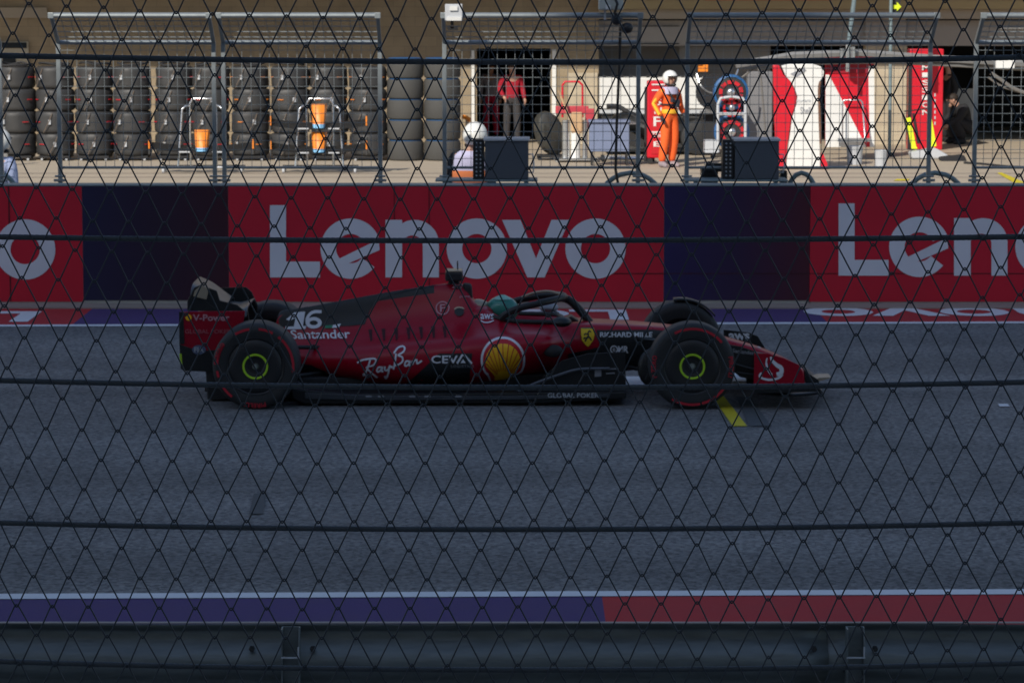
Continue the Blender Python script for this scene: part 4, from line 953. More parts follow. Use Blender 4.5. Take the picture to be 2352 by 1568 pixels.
    if legs_mat:
        suit.data.materials.append(legs_mat); zc = J['pel'][2] + .03
        for p in suit.data.polygons:
            if p.center.z < zc and abs(p.center.x) < .3 and (Vector(p.center) - Vector(J['wrr'])).length > .12 and (Vector(p.center) - Vector(J['wrl'])).length > .12: p.material_index = 1
    for n_ in ('r', 'l'):
        s_ = MB(); a_ = Vector(J['an' + n_]); t_ = Vector(J['to' + n_]); s_.tube([a_ + Vector((0, .04, -.02)), a_ + Vector((0, 0, -.03)), a_.lerp(t_, .6) + Vector((0, 0, -.0)), t_ + (t_ - a_) * .15], [.045, .058, .052, .03], 10)
        so = s_.build('shoe', shoe or M_darkcl, None, smooth=True, loc=(0, 0, 0)); so.parent = root
    if helmet:
        hc = h + Vector((0, 0, .03)); m = MB(); m.ball(hc, (.135, .15, .145), 24, 16)
        cut = MB(); keep = []
        for f in m.f:
            c = sum((m.v[i] for i in f), Vector()) / len(f) - hc
            if c.y < -.06 and c.z < .025: continue
            if c.z < -.10: continue
            keep.append(f)
        m.f = keep; m.mi = [0] * len(keep); ho = m.build('helmet', helmet, None, smooth=True, loc=(0, 0, 0)); ho.parent = root
        sm = ho.modifiers.new('shell', 'SOLIDIFY'); sm.thickness = .012; sm.offset = -1
        m = MB(); m.tube([hc + Vector((math.sin(R(a_)) * .132, -math.cos(R(a_)) * .150, .032)) for a_ in range(-60, 61, 12)], .011, 6); p_ = m.build('peak', M_darkcl, None, smooth=True, loc=(0, 0, 0)); p_.parent = root
        m = MB(); m.tube([hc + Vector((s__ * .09, -.02 - .0, -.12 + .0)) if False else hc + Vector((math.sin(R(a_)) * .10, -math.cos(R(a_)) * .095, -.11 - .02 * math.cos(R(a_)))) for a_ in range(-90, 91, 15)], .02, 6); p_ = m.build('chin_strap', M_darkcl, None, smooth=True, loc=(0, 0, 0)); p_.parent = root
    else:
        m = MB(); m.ball(h + Vector((0, .012, .045)), (.090, .108, .085), 16, 10); m.f = [f for f in m.f if (sum((m.v[i] for i in f), Vector()) / len(f) - h).z > .02 or (sum((m.v[i] for i in f), Vector()) / len(f) - h).y > .0]; m.mi = [0] * len(m.f)
        p_ = m.build('hair', mat('dark_hair', (.03, .02, .015), .7), None, smooth=True, loc=(0, 0, 0)); p_.parent = root
    return root
def wear(root, mb, name, mt, **kw):
    o = mb.build(name, mt, None, loc=(0, 0, 0), **kw); o.parent = root; return o
# orange marshal
q = PG(1537, 384)
om = person('person in orange overalls and white helmet standing with a hand at the hip, looking right', 'person', (q.x, q.y, 0), R(38), M_suit,
            pose=dict(elr=(-.30, .10, 1.16), wrr=(-.25, -.06, .93), ell=(.27, .02, 1.14), wrl=(.22, -.14, .98), knr=(-.13, -.03, .5), anr=(-.17, .02, .09), tor=(-.20, -.15, .035), knl=(.10, -.02, .5), anl=(.07, .02, .09), tol=(.09, -.15, .035)),
            helmet=M_whit, hand_mat=M_glove, scale=1.03, bulk=1.04, shoe=mat('grey_shoe', (.3, .25, .27), .7))
m = MB(); m.lathe([(.168, .985), (.172, 1.00), (.170, 1.045), (.165, 1.06)], (0, 0, 0), n=24, closed=True); 
for p in m.v: p.y *= .78
wear(om, m, 'belt', M_suity, smooth=True)
m = MB()
for s_ in (-1, 1): m.tube([(s_ * .10, .13, 1.30), (s_ * .12, .05, 1.475), (s_ * .11, -.07, 1.44), (s_ * .07, -.145, 1.28), (0.02, -.155, 1.17)], .022, 6)
m.tube([(-.17, .0, 1.15), (-.12, -.11, 1.15), (0, -.15, 1.15), (.12, -.11, 1.15), (.17, 0, 1.15), (.12, .11, 1.15), (0, .14, 1.15), (-.12, .11, 1.15)], .016, 6, closed=True)
wear(om, m, 'chest_harness', M_darkcl, smooth=True)
m = MB(); m.box(.0, .085, -.20, -.14, 1.10, 1.24); m.box(-.10, -.03, -.19, -.13, 1.19, 1.27); wear(om, m, 'radio', M_glove, bevel=.01)
m = MB()
m.tube([(-.185, -.035, 1.42), (-.26, .03, 1.30), (-.345, .06, 1.17), (-.32, -.01, 1.06), (-.295, -.06, .97)], .028, 6); wear(om, m, 'sleeve_stripe', M_suity, smooth=True)
m = MB(); m.lathe([(.185, 1.34), (.188, 1.36), (.16, 1.46), (.14, 1.47)], (0, 0, 0), n=24, closed=True)
for p in m.v: p.y *= .76
wear(om, m, 'shoulder_vest', M_tabard, smooth=True)
# wall marshal
q = PY(1085, 300, 35.7)
wm = person('person in white helmet and lilac and orange tabard at the wall, back turned', 'person', (q.x - .03, 35.75, 0), R(172), M_darkcl, helmet=M_whit, scale=1.07, pose=dict(elr=(-.24, .0, 1.14), wrr=(-.2, -.1, .95), hea=(-.055, -.02, 1.60), top=(-.065, -.02, 1.70)), bulk=1.0)
m = MB()
for (z0, z1, c) in ((1.02, 1.12, 'a'), (1.12, 1.19, 'b'), (1.19, 1.45, 'a')): pass
for nm, mt, z0, z1 in (('tabard', M_tabard, .82, 1.46),):
    m = MB(); m.lathe([(.19, z0), (.198, z0 + .1), (.20, z1 - .16), (.175, z1 - .05), (.11, z1)], (0, 0, 0), n=28)
    for p in m.v: p.y *= .80
    wear(wm, m, nm, mt, smooth=True)
for z0, z1 in ((.90, 1.05), (1.12, 1.25)):
    m = MB(); m.lathe([(.203, z0), (.206, z0 + .01), (.207, z1 - .01), (.203, z1)], (0, 0, 0), n=28, closed=True)
    for p in m.v: p.y *= .80
    wear(wm, m, 'orange_band', mat('tabard_orange', (.75, .22, .08), .8), smooth=True)
# people in the doorway
q = PG(1176, gv(66.3))
rp = person('person in a red shirt and grey trousers standing in the dark doorway', 'person', (q.x, 66.42, 0), R(10), mat('dark_red_shirt', (.34, .004, .02), .85), legs_mat=mat('grey_trousers', (.05, .047, .05), .9), scale=1.02, pose=dict(elr=(-.27, .02, 1.15), wrr=(-.2, -.14, 1.0), wrl=(.25, -.1, .95)))
q = PG(1128, gv(68))
rp = person('person in a white top standing deeper in the dark doorway', 'person', (q.x, 68.0, 0), R(-10), mat('white_top', (.35, .33, .4), .8), legs_mat=M_redsh, scale=1.0)
# people in the right garage
q = PG(2176, gv(67))
rp = person('person in dark clothes standing beside the red column in the garage', 'person', (q.x, 67, 0), R(-60), M_darkcl, scale=1.02)
q = PG(2212, gv(66.2))
rp = person('person in black crouching on the floor of the right garage', 'person', (q.x, 66.3, 0), R(-75), M_darkcl, scale=1.15, bulk=1.35,
            pose=dict(pel=(0, .1, .30), wai=(0, .08, .42), che=(0, -.03, .62), nek=(0, -.14, .76), hea=(0, -.22, .82), top=(0, -.26, .91), shr=(-.18, -.05, .70), elr=(-.24, -.18, .48), wrr=(-.16, -.36, .36), shl=(.18, -.05, .70), ell=(.24, -.18, .48), wrl=(.16, -.36, .36),
                      hir=(-.1, .1, .28), knr=(-.2, -.26, .46), anr=(-.15, -.05, .09), tor=(-.17, -.22, .035), hil=(.1, .1, .28), knl=(.2, -.26, .46), anl=(.15, -.05, .09), tol=(.17, -.22, .035)))
# person at the left edge
q = PY(-4, 300, 36)
rp = person('person in a pale blue shirt at the wall, cut by the left edge', 'person', (q.x, 36.0, 0), R(150), mat('pale_blue_shirt', (.3, .36, .55), .8), legs_mat=M_darkcl, scale=1.02, helmet=M_whit)

# ------------------------------------------------------------------ GRANDSTAND behind the camera: its roof edge throws the shade over the track
GY = -16.0
def shade_edge(x, z, Y=34.3):       # point of the roof edge that shades (x, Y, z)
    t = (Y - GY) / SUND.y; return (x - SUND.x * t, z - SUND.z * t)
prof = [(-60, 2.38), (.62, 2.3), (.78, 3.7), (3.15, 3.7), (3.6, 2.95), (5.1, 2.6), (5.3, 1.75), (60, 1.75)]
gs = thing('grandstand', 'tall concrete grandstand behind the viewpoint whose roof edge shades the track', 'grandstand', (0, GY, 0))
pe = [shade_edge(*p) for p in prof]
m = MB(); m.prism([(pe[0][0], 0)] + pe + [(pe[-1][0], 0)], GY - .5, GY); m.build('rear_wall', M_wallc, gs)
top = min(z for x, z in pe)
m = MB()
for i in range(14): m.box(-70, 50, GY + i * .75, GY + .75 + i * .75, 0, 7.0 - i * .5)
m.build('terrace', M_wallc, gs)

# ------------------------------------------------------------------ GUARDRAIL
RY = 12.15
rt = thing('guardrail', 'dark steel guardrail with two posts along the near side of the track', 'guardrail', (0, RY, 0))
ztop = PY(1176, 1430, RY).z
prof = [(.0, 0), (.018, -.012), (.050, -.030), (.055, -.045), (.03, -.075), (-.010, -.105), (-.030, -.130), (-.033, -.150), (-.020, -.178), (.02, -.205), (.052, -.235), (.050, -.262), (.018, -.295), (0, -.312)]
prof = [(y, z * 1.08) for y, z in prof]
def beam(z0, x0, x1, dy=0):
    m = MB(); n_ = 60; vs = []
    for i in range(n_ + 1):
        x = x0 + (x1 - x0) * i / n_; wz = .003 * math.sin(x * 1.7) + .0015 * math.sin(x * 5.1); wy = .004 * math.sin(x * 2.3 + 1)
        for y, z in prof: vs.append((x, RY + y + wy + dy, z0 + z + wz))
    k_ = len(prof); fs = [(i * k_ + j, i * k_ + j + 1, i * k_ + k_ + j + 1, i * k_ + k_ + j) for i in range(n_) for j in range(k_ - 1)]
    m.add(vs, fs); return m
for nm, z0, a_, b_, dy in (('rail_beam', ztop, -8, .62 * 0 + PY(1900, 1500, RY).x, 0), ('rail_beam', ztop - .0035, PY(1860, 1500, RY).x, 9, .006), ('rail_beam', ztop - .345, -8, 9, 0.002)):
    o = beam(z0, a_, b_, dy).build(nm, M_rail, rt, smooth=True, sharp=60)
    md = o.modifiers.new('shell', 'SOLIDIFY'); md.thickness = .004
m = MB(); m.cyl((-8, RY + .0, ztop + .002), (9, RY, ztop + .002), .0045, n=6); m.build('top_edge_highlight', mat('edge_highlight', (.55, .48, .45), .5, .4), rt, smooth=True)  # thin tan tube paints the highlight along the rail's top edge
for u in (667, 1966, -700, 3280):
    x = PY(u, 1500, RY - .1).x; hw = .037
    m = MB(); yb = RY - .045
    m.box(x - hw, x + hw, yb - .003, yb + .003, 0, ztop - .004); m.box(x - hw, x - hw + .006, yb - .06, yb - .0031, 0, ztop - .004); m.box(x + hw - .006, x + hw, yb - .06, yb - .0031, 0, ztop - .09)
    m.add([(x + hw - .006, yb - .0031, ztop - .09), (x + hw, yb - .0031, ztop - .09), (x + hw, yb - .0031, ztop - .004), (x + hw - .006, yb - .0031, ztop - .004), (x + hw - .006, yb - .06, ztop - .09), (x + hw, yb - .06, ztop - .09), (x + hw, yb - .02, ztop - .004), (x + hw - .006, yb - .02, ztop - .004)], [(0, 1, 2, 3), (4, 5, 6, 7), (0, 1, 5, 4), (1, 2, 6, 5), (2, 3, 7, 6), (3, 0, 4, 7)])
    m.build('post', M_rail, rt, bevel=.001)
    m = MB(); m.box(x - hw, x + hw, yb - .061, yb - .056, ztop - .122, ztop - .116); m.box(x + hw - .008, x + hw - .002, yb - .064, yb - .0605, ztop - .118, ztop - .075); m.build('bracket_highlight', M_lgrey, rt)  # pale strips paint the highlight on the bracket
    m = MB()
    for dx, dz in ((-.16, -.10), (.085, -.10), (-.065, -.175), (-.03, -.19)): m.lathe([(0, -.018), (.011, -.018), (.013, 0), (0, 0)], (x + dx, RY - .02, ztop + dz), 'y', 6)
    m.build('bolt', mat('dark_bolt', (.05, .05, .05), .6, .5), rt)

# ------------------------------------------------------------------ RACING CAR
YN = PG(587, 941).y; YC = YN + 1.0
car = thing('racing_car', 'red and black single seat racing car number 16 speeding along the track', 'racing car', ((PG(587, 941).x + PG(1589, 941).x) / 2, YC, 0))
XA, XB = PG(587, 941).x, PG(1589, 939).x
def C(u, v, dy): return PY(u, v, YC + dy)           # dy: -1 near side, +1 far side
def zz(u, v, dy): return PY(u, v, YC + dy).z
# body shell
def shell(name, stations, mt, closed_ends=True, sub=2, mirror=True):
    m = MB(); rows = []
    for (u, prof) in stations:
        x = PY(u, 800, YC - .55).x
        half = [(-yo, zz(u, v, -yo)) for yo, v in prof]            # near side
        row = [(x, YC + y, z) for y, z in half] + [(x, YC - y, z) for y, z in reversed(half[1:-1])]
        rows.append(row)
    n = len(rows[0]); vs = [p for r_ in rows for p in r_]; fs = []
    for i in range(len(rows) - 1):
        for k_ in range(n): fs.append((i * n + k_, i * n + (k_ + 1) % n, (i + 1) * n + (k_ + 1) % n, (i + 1) * n + k_))
    fs += [tuple(range(n)), tuple(range((len(rows) - 1) * n, len(rows) * n))]
    m.add(vs, fs)
    for i in range(len(rows) - 1):
        if 620 <= stations[i][0] < 1000:
            for k_ in (0, n - 1): m.mi[i * n + k_] = 1
    return m.build(name, [mt, M_decblack], car, smooth=True, subsurf=sub, sharp=180)
ST = [
 (590, [(0, 770), (.05, 772), (.08, 780), (.11, 792), (.13, 804), (.13, 815), (.10, 826), (0, 832)]),
 (622, [(0, 752), (.045, 755), (.08, 768), (.13, 792), (.17, 808), (.17, 824), (.12, 840), (0, 846)]),
 (628, [(0, 712), (.035, 716), (.075, 758), (.14, 792), (.175, 808), (.175, 825), (.125, 841), (0, 847)]),
 (645, [(0, 711), (.035, 716), (.075, 757), (.14, 792), (.18, 808), (.18, 826), (.13, 842), (0, 848)]),
 (690, [(0, 704), (.035, 712), (.08, 757), (.18, 797), (.26, 815), (.27, 836), (.18, 855), (0, 862)]),
 (745, [(0, 693), (.035, 702), (.09, 755), (.25, 797), (.36, 818), (.38, 842), (.28, 866), (0, 872)]),
 (800, [(0, 683), (.035, 693), (.10, 750), (.31, 793), (.46, 815), (.49, 845), (.40, 874), (0, 884)]),
 (860, [(0, 672), (.035, 682), (.11, 746), (.36, 787), (.55, 811), (.59, 846), (.50, 884), (0, 890)]),
 (930, [(0, 660), (.035, 671), (.12, 740), (.40, 780), (.62, 804), (.66, 846), (.57, 887), (0, 893)]),
 (1000, [(0, 650), (.045, 662), (.14, 732), (.42, 774), (.66, 797), (.70, 842), (.62, 886), (0, 893)]),
 (1036, [(0, 647), (.09, 656), (.17, 728), (.43, 770), (.68, 793), (.72, 838), (.64, 882), (0, 893)]),
 (1072, [(0, 648), (.10, 658), (.18, 722), (.44, 766), (.69, 790), (.735, 834), (.65, 878), (0, 893)]),
 (1084, [(0, 690), (.11, 694), (.22, 722), (.44, 765), (.69, 789), (.735, 832), (.65, 876), (0, 893)]),
 (1110, [(0, 706), (.16, 706), (.27, 724), (.44, 763), (.69, 787), (.735, 828), (.65, 870), (0, 893)]),
 (1140, [(0, 735), (.20, 712), (.29, 727), (.44, 761), (.68, 785), (.735, 824), (.64, 864), (0, 893)]),
 (1165, [(0, 790), (.23, 733), (.31, 735), (.44, 760), (.68, 783), (.73, 818), (.62, 855), (0, 893)]),
 (1215, [(0, 800), (.25, 737), (.32, 738), (.44, 760), (.67, 780), (.715, 808), (.58, 838), (0, 893)]),
 (1262, [(0, 790), (.25, 738), (.31, 739), (.42, 760), (.64, 778), (.68, 797), (.52, 822), (0, 893)]),
 (1284, [(0, 750), (.22, 738), (.30, 741), (.37, 762), (.50, 781), (.53, 795), (.43, 812), (0, 893)]),
 (1310, [(0, 737), (.18, 738), (.28, 744), (.33, 760), (.35, 775), (.35, 792), (.34, 812), (0, 893)]),
 (1360, [(0, 737), (.15, 739), (.26, 746), (.29, 760), (.30, 776), (.30, 795), (.30, 822), (0, 875)]),
 (1430, [(0, 739), (.14, 741), (.235, 749), (.26, 762), (.27, 780), (.27, 805), (.24, 850), (0, 858)]),
 (1510, [(0, 744), (.12, 746), (.20, 754), (.22, 766), (.23, 785), (.22, 812), (.18, 842), (0, 850)]),
 (1600, [(0, 753), (.11, 755), (.17, 763), (.185, 775), (.19, 794), (.18, 815), (.14, 836), (0, 842)]),
 (1680, [(0, 776), (.10, 778), (.15, 785), (.165, 796), (.17, 812), (.16, 828), (.12, 840), (0, 844)]),
 (1760, [(0, 797), (.10, 799), (.14, 806), (.155, 816), (.16, 828), (.15, 840), (.11, 850), (0, 853)]),
 (1830, [(0, 829), (.10, 831), (.13, 836), (.14, 844), (.14, 852), (.13, 860), (.10, 866), (0, 868)]),
 (1874, [(0, 856), (.08, 857), (.10, 861), (.11, 866), (.11, 871), (.10, 875), (.08, 878), (0, 879)]),
]
for i_, (u_, pr_) in enumerate(ST):       # a firmer shoulder along the sidepod
    if 740 <= u_ <= 1265:
        w_ = min(1, (u_ - 720) / 120); pr_[3] = (pr_[3][0], pr_[3][1] - 1 * w_); pr_[4] = (pr_[4][0] + .01, pr_[4][1] - 9 * w_); pr_[2] = (pr_[2][0] + .01, pr_[2][1] + 6 * w_)
body = shell('bodywork', ST, M_carred)
dg = bpy.context.evaluated_depsgraph_get(); dg.update()
def bvh_of(o):
    me = o.evaluated_get(dg).to_mesh(); T = o.matrix_world
    off = wloc(o); vs = [v.co + off for v in me.vertices]; ps = [tuple(p.vertices) for p in me.polygons]
    t = BVHTree.FromPolygons(vs, ps); o.evaluated_get(dg).to_mesh_clear(); return t
bodyt = bvh_of(body)
def on(tree, off=.004):
    o0 = Vector((0, 0, CH))
    def f(u, v):
        d = ray(u, v).normalized(); h = tree.ray_cast(o0, d)
        if h[0] is None: return None
        n = h[1]; n = -n if n.dot(d) > 0 else n
        if n.dot(-d) < .02: pass
        return h[0] + n * off - d * .0015
    return f
def decal(polys, name, mt, tree=None, off=.004, seg=12, parent=None):
    mb = lift(polys, on(tree or bodyt, off), seg)
    if mb.f: return mb.build(name, mt, parent or car, smooth=True, sharp=180)
def flatdecal(polys, name, mt, dy, parent=None):
    return lift(polys, lambda u, v: PY(u, v, YC + dy)).build(name, mt, parent or car)
# black livery fields
decal(tri([(640, 733), (655, 716), (700, 706), (800, 686), (900, 667), (1005, 648), (1006, 655), (960, 662), (905, 676), (870, 690), (850, 712), (838, 745), (800, 749), (660, 750), (642, 752)]), 'black_fin_panel', M_decblack, off=.003)
decal(tri([(1008, 812), (1085, 811), (1078, 870), (1066, 888), (925, 888), (955, 862), (985, 834)]), 'black_side_panel', M_decblack, off=.003)
decal(tri([(1370, 758), (1500, 757), (1640, 772), (1640, 792), (1680, 800), (1735, 812), (1735, 860), (1640, 860), (1500, 868), (1430, 870), (1300, 880), (1305, 812), (1345, 804), (1378, 796)]), 'black_chassis_panel', M_decblack, off=.003)
decal(tri([(600, 838), (680, 832), (715, 838), (745, 852), (775, 872), (800, 880), (800, 900), (600, 890)]), 'black_lower_panel', M_decblack, off=.003)
# number and sponsor lettering on the engine cover
decal(tri([(657, 734), (676, 718), (701, 716), (696, 749), (704, 749), (702, 756), (655, 757), (656, 750), (675, 750), (679, 730), (666, 737)]), 'race_number', M_decwhite, seg=9, off=.0075)
decal(band([(721 + 18.5 * math.cos(R(a_)), 742 - 13.5 * math.sin(R(a_))) for a_ in range(0, 361, 15)], [(721 + 9.5 * math.cos(R(a_)), 742 - 5.5 * math.sin(R(a_))) for a_ in range(0, 361, 15)]) + stroke(smooth_path([(706, 745), (706, 732), (713, 721), (724, 716.5), (739, 716.5)], 4), 7), 'race_number', M_decwhite, seg=9, off=.0095)
decal(text_box('Santander', 668, 758, 804, 779, shear=-.15, rise=1), 'sponsor_lettering', M_decwhite, off=.006)
decal([q for q in stroke(smooth_path([(652, 763), (656, 767), (653, 772), (662, 773), (664, 767)]), 4)], 'flame_logo', M_decwhite, off=.006)
decal(tri([(748, 748), (765, 747), (763, 754), (746, 755)]), 'green_stripe', M_green, off=.0075); decal(tri([(765, 747), (783, 744), (779, 753), (763, 754)]), 'white_stripe', M_decwhite, off=.0075)
# louvers
for i, u in enumerate((846, 876, 905, 933, 962, 990, 1016)):
    v0 = 757 - i * 1.4; decal(tri([(u, v0), (u + 9, v0 - 1), (u + 9, v0 + 25), (u + 5, v0 + 28)]), 'louver', M_slot, off=.003)
# circled letter
cc = (1017, 708)
decal(band(arc(*cc, 16, 0, 360, 24), arc(*cc, 13.4, 0, 360, 24)) + text_box('F', 1011, 699, 1023, 717), 'circle_logo', M_pinkwhite, off=.006)
decal(text_box('aws', 1104, 722, 1134, 734), 'sponsor_lettering', M_decwhite, off=.006, seg=8); decal(stroke(smooth_path([(1104, 737), (1112, 741), (1122, 741.5), (1134, 737)]), 2.4), 'smile_logo', M_decwhite, off=.006)
# script lettering
RB = [[(821, 833), (832, 827), (850, 824), (862, 824), (864, 831), (856, 839), (843, 843), (850, 852), (862, 862), (868, 866)],
      [(851, 826), (846, 842), (840, 856), (834, 862)], [(834, 857), (842, 862), (848, 866)],
      [(878, 843), (870, 843), (866, 850), (869, 853), (875, 849), (879, 842), (877, 851), (881, 852)],
      [(885, 841), (884, 848), (888, 850), (893, 846), (896, 838), (894, 848), (891, 860), (887, 868), (884, 862)],
      [(910, 812), (909, 822), (907, 835), (904, 848)], [(905, 812), (914, 800), (925, 796), (930, 801), (926, 809), (915, 816), (924, 820), (925, 829), (917, 836), (907, 839)],
      [(941, 830), (934, 829), (930, 836), (932, 840), (938, 837), (942, 829), (940, 838), (944, 839)],
      [(948, 828), (947, 836), (951, 829), (957, 826), (958, 834), (962, 833), (969, 828)]]
P_ = []
for s_ in RB: P_ += stroke(smooth_path(s_, 5), 3.9)
P_ += tri(arc(900, 842, 3, 0, 360, 10)[:-1])
decal(P_, 'script_lettering', M_decwhite, off=.006)
decal(text_box('CEV', 991, 816, 1052, 834, bold=.02, spacing=1.05) , 'sponsor_lettering', M_decwhite, off=.0075)
decal(stroke([(1050, 834), (1062, 815), (1066, 815), (1084, 834)], 4.5) + tri([(1058, 833), (1064, 824), (1070, 833)]), 'sponsor_lettering', M_decwhite, off=.0075)
decal(text_box('LOGISTICS', 1036, 837, 1088, 843, spacing=1.2, bold=0), 'sponsor_lettering', M_grey, off=.0075)
# shell emblem
sc0 = (1155, 826)
outer = [(1119, 872)] + [(1155 + 50 * math.cos(R(a_)), 823 - 50 * math.sin(R(a_))) for a_ in range(205, -26, -12)] + [(1187, 872), (1182, 878), (1178, 882), (1172, 890 - 4), (1172, 885), (1188, 868)][0:0] + [(1184, 862), (1180, 878), (1124, 881), (1121, 868)]
outer = [(1155 + 51 * math.cos(R(a_)), 826 - 52 * math.sin(R(a_))) for a_ in range(212, -33, -9)] + [(1184, 862), (1180, 876), (1171, 879), (1139, 880), (1126, 879), (1120, 863)]
def shr(pts, c, s_): return [(c[0] + (u - c[0]) * s_, c[1] + (v - c[1]) * s_) for u, v in pts]
decal(tri(outer), 'emblem_border', M_decwhite, off=.006); decal(tri(shr(outer, (1155, 829), .90)), 'emblem_ground', M_decred, off=.0085)
fan = [(1155 + 40 * math.cos(R(a_)), 828 - 38 * math.sin(R(a_)) * 1.0) for a_ in range(198, -19, -9)] + [(1176, 858), (1175, 869), (1136, 870), (1134, 859)]
decal(tri(fan), 'emblem_shell', M_gold, off=.011)
P_ = []
for a_ in (-8, 10, 30, 50, 70, 90, 110, 130, 150, 170, 188):
    e_ = (1155 + 39 * math.cos(R(a_)), 828 - 38 * math.sin(R(a_)) * 1.0); s_ = (1155 + 14 * math.cos(R(a_)), 856 - 8 * math.sin(R(a_)))
    P_ += stroke([s_, e_], [1.2, 2.0])
decal(P_, 'emblem_ribs', M_decred, off=.0135)
# shield
shd = [(1334, 754), (1344, 756), (1350, 754), (1358, 756), (1364, 754), (1365, 770), (1362, 781), (1355, 791), (1350, 796), (1344, 791), (1336, 781), (1334, 768)]
decal(tri(shd), 'shield_emblem', M_decyel, off=.008, seg=8)
horse = [[(1343, 784), (1347, 776), (1351, 771), (1350, 764)], [(1350, 772), (1355, 776), (1358, 782)], [(1349, 768), (1344, 766), (1341, 770)], [(1350, 765), (1353, 760), (1357, 763)], [(1347, 777), (1342, 775), (1340, 779)], [(1351, 773), (1345, 779)]]
decal([q for s_ in horse for q in stroke(s_, 3.2)], 'shield_horse', M_decblack, off=.0105)
decal(stroke([(1335, 754.5), (1363, 754.5)], 1.6), 'shield_top_stripe', M_green, off=.0105)
decal(text_box('RICHARD MILLE', 1378, 763, 1498, 774, bold=.02), 'sponsor_lettering', M_decwhite, off=.0065)
decal(band(arc(1410, 802, 9, 0, 360, 18), arc(1410, 802, 6.4, 0, 360, 18)) + text_box('e', 1407, 799, 1413, 806) + text_box('MR', 1419, 794, 1443, 810, bold=.03), 'sponsor_lettering', M_decwhite, off=.0065)

# undertray and floor
def side_prism(name, pts, dy0, dy1, mt, bevel=.008, parent=None, smooth=False):
    m = MB(); m.prism([(PY(u, v, YC + dy0).x, max(.004, PY(u, v, YC + dy0).z)) for u, v in pts], YC + dy0, YC + dy1)
    return m.build(name, mt, parent or car, bevel=bevel, smooth=smooth)
side_prism('floor', [(668, 893), (800, 905), (1438, 900), (1438, 915), (1250, 926), (700, 928), (672, 915)], -.78, .78, M_carbon, .01)
fe_ = side_prism('floor_edge', [(700, 902), (860, 909), (1180, 909), (1400, 905), (1400, 912), (1200, 917), (850, 919), (700, 915)], -.80, -.775, mat('scuffed_carbon', (.05, .055, .065), .35, var=.4, scale=6), .003)
side_prism('chassis_core', [(640, 868), (800, 868), (1300, 860), (1300, 905), (640, 905)], -.40, .40, M_blackm, .01)
side_prism('plank', [(700, 926), (1430, 922), (1430, 932), (700, 934)], -.35, .35, M_blackm, .004)
side_prism('bargeboard', [(1250, 862), (1290, 828), (1350, 812), (1437, 808), (1437, 905), (1225, 905)], -.62, -.60, M_carbon, .004)
side_prism('bargeboard', [(1300, 850), (1350, 812), (1437, 808), (1437, 905), (1225, 905)], .60, .62, M_carbon, .004)
# sweeping floor leading edge
m = MB(); m.tube(smooth_path([C(1190, 898, -.70), C(1230, 880, -.66), C(1280, 862, -.64), C(1330, 848, -.64), C(1400, 846, -.64)], 5), .012, 6); m.build('floor_fence_edge', mat('grey_carbon_edge', (.10, .11, .13), .35), car, smooth=True)
flatdecal(tri([(1366, 848), (1381, 847), (1381, 864), (1366, 865)]) + tri([(1392, 846), (1420, 845), (1420, 848), (1392, 849)]) + tri([(1392, 856), (1412, 855), (1412, 858), (1392, 859)]), 'sponsor_lettering', M_grey, -.626)
flatdecal(text_box('GLOBAL POKER', 1258, 902, 1376, 913, bold=.01), 'sponsor_lettering', M_lgrey, -.806)
for u in (840, 868, 940, 975, 1046): 
    flatdecal(tri([(u, 908), (u + 14, 908), (u + 14, 912), (u, 912)]), 'floor_bracket', M_grey, -.806)
# sidepod intake
m = MB(); q = C(1270, 806, -.60); m.ball(q, (.085, .05, .055)); m.build('sidepod_intake', M_blackm, car, smooth=True)
# airbox with camera pod on top
side_prism('airbox_intake', [(1062, 652), (1083, 655), (1086, 690), (1070, 690)], -.085, .085, M_blackm, .02)
for dy in (0,):
    m = MB(); q = C(1043, 634, 0); m.box(q.x - .075, q.x + .075, YC - .12, YC + .12, q.z - .035, q.z + .045); m.box(q.x - .05, q.x + .05, YC - .03, YC + .03, q.z - .1, q.z - .034)
    m.build('camera_pod', M_black, car, bevel=.015)
    m = MB(); m.box(q.x - .07, q.x + .07, YC - .115, YC + .115, q.z + .046, q.z + .056); m.build('camera_pod_glint', mat('painted_warm_glint', (.40, .33, .24), .4, .3), car, bevel=.003)  # sand colour paints the warm light on top of the pod
    m = MB(); m.cyl((q.x + .03, YC, q.z + .05), (q.x + .03, YC, q.z + .13), .006, n=6); m.build('aerial', M_black, car)
decal(text_box('ZCG', 1038, 654, 1072, 662), 'sponsor_lettering', M_pinkwhite, off=.006, seg=8)
decal(text_box('puma', 1056, 680, 1078, 685), 'sponsor_lettering', M_pinkwhite, off=.006, seg=8)
decal(tri(arc(1055, 716, 11, 0, 360, 16)[:-1]), 'roll_hoop_inlet', M_decblack, off=.006); decal(stroke(smooth_path([(1044, 711), (1050, 707), (1060, 707), (1066, 710)]), 3), 'inlet_glint', mat('painted_warm_glint', (.40, .33, .24), .4, .3), off=.008)  # sand stroke paints a warm glint over the inlet
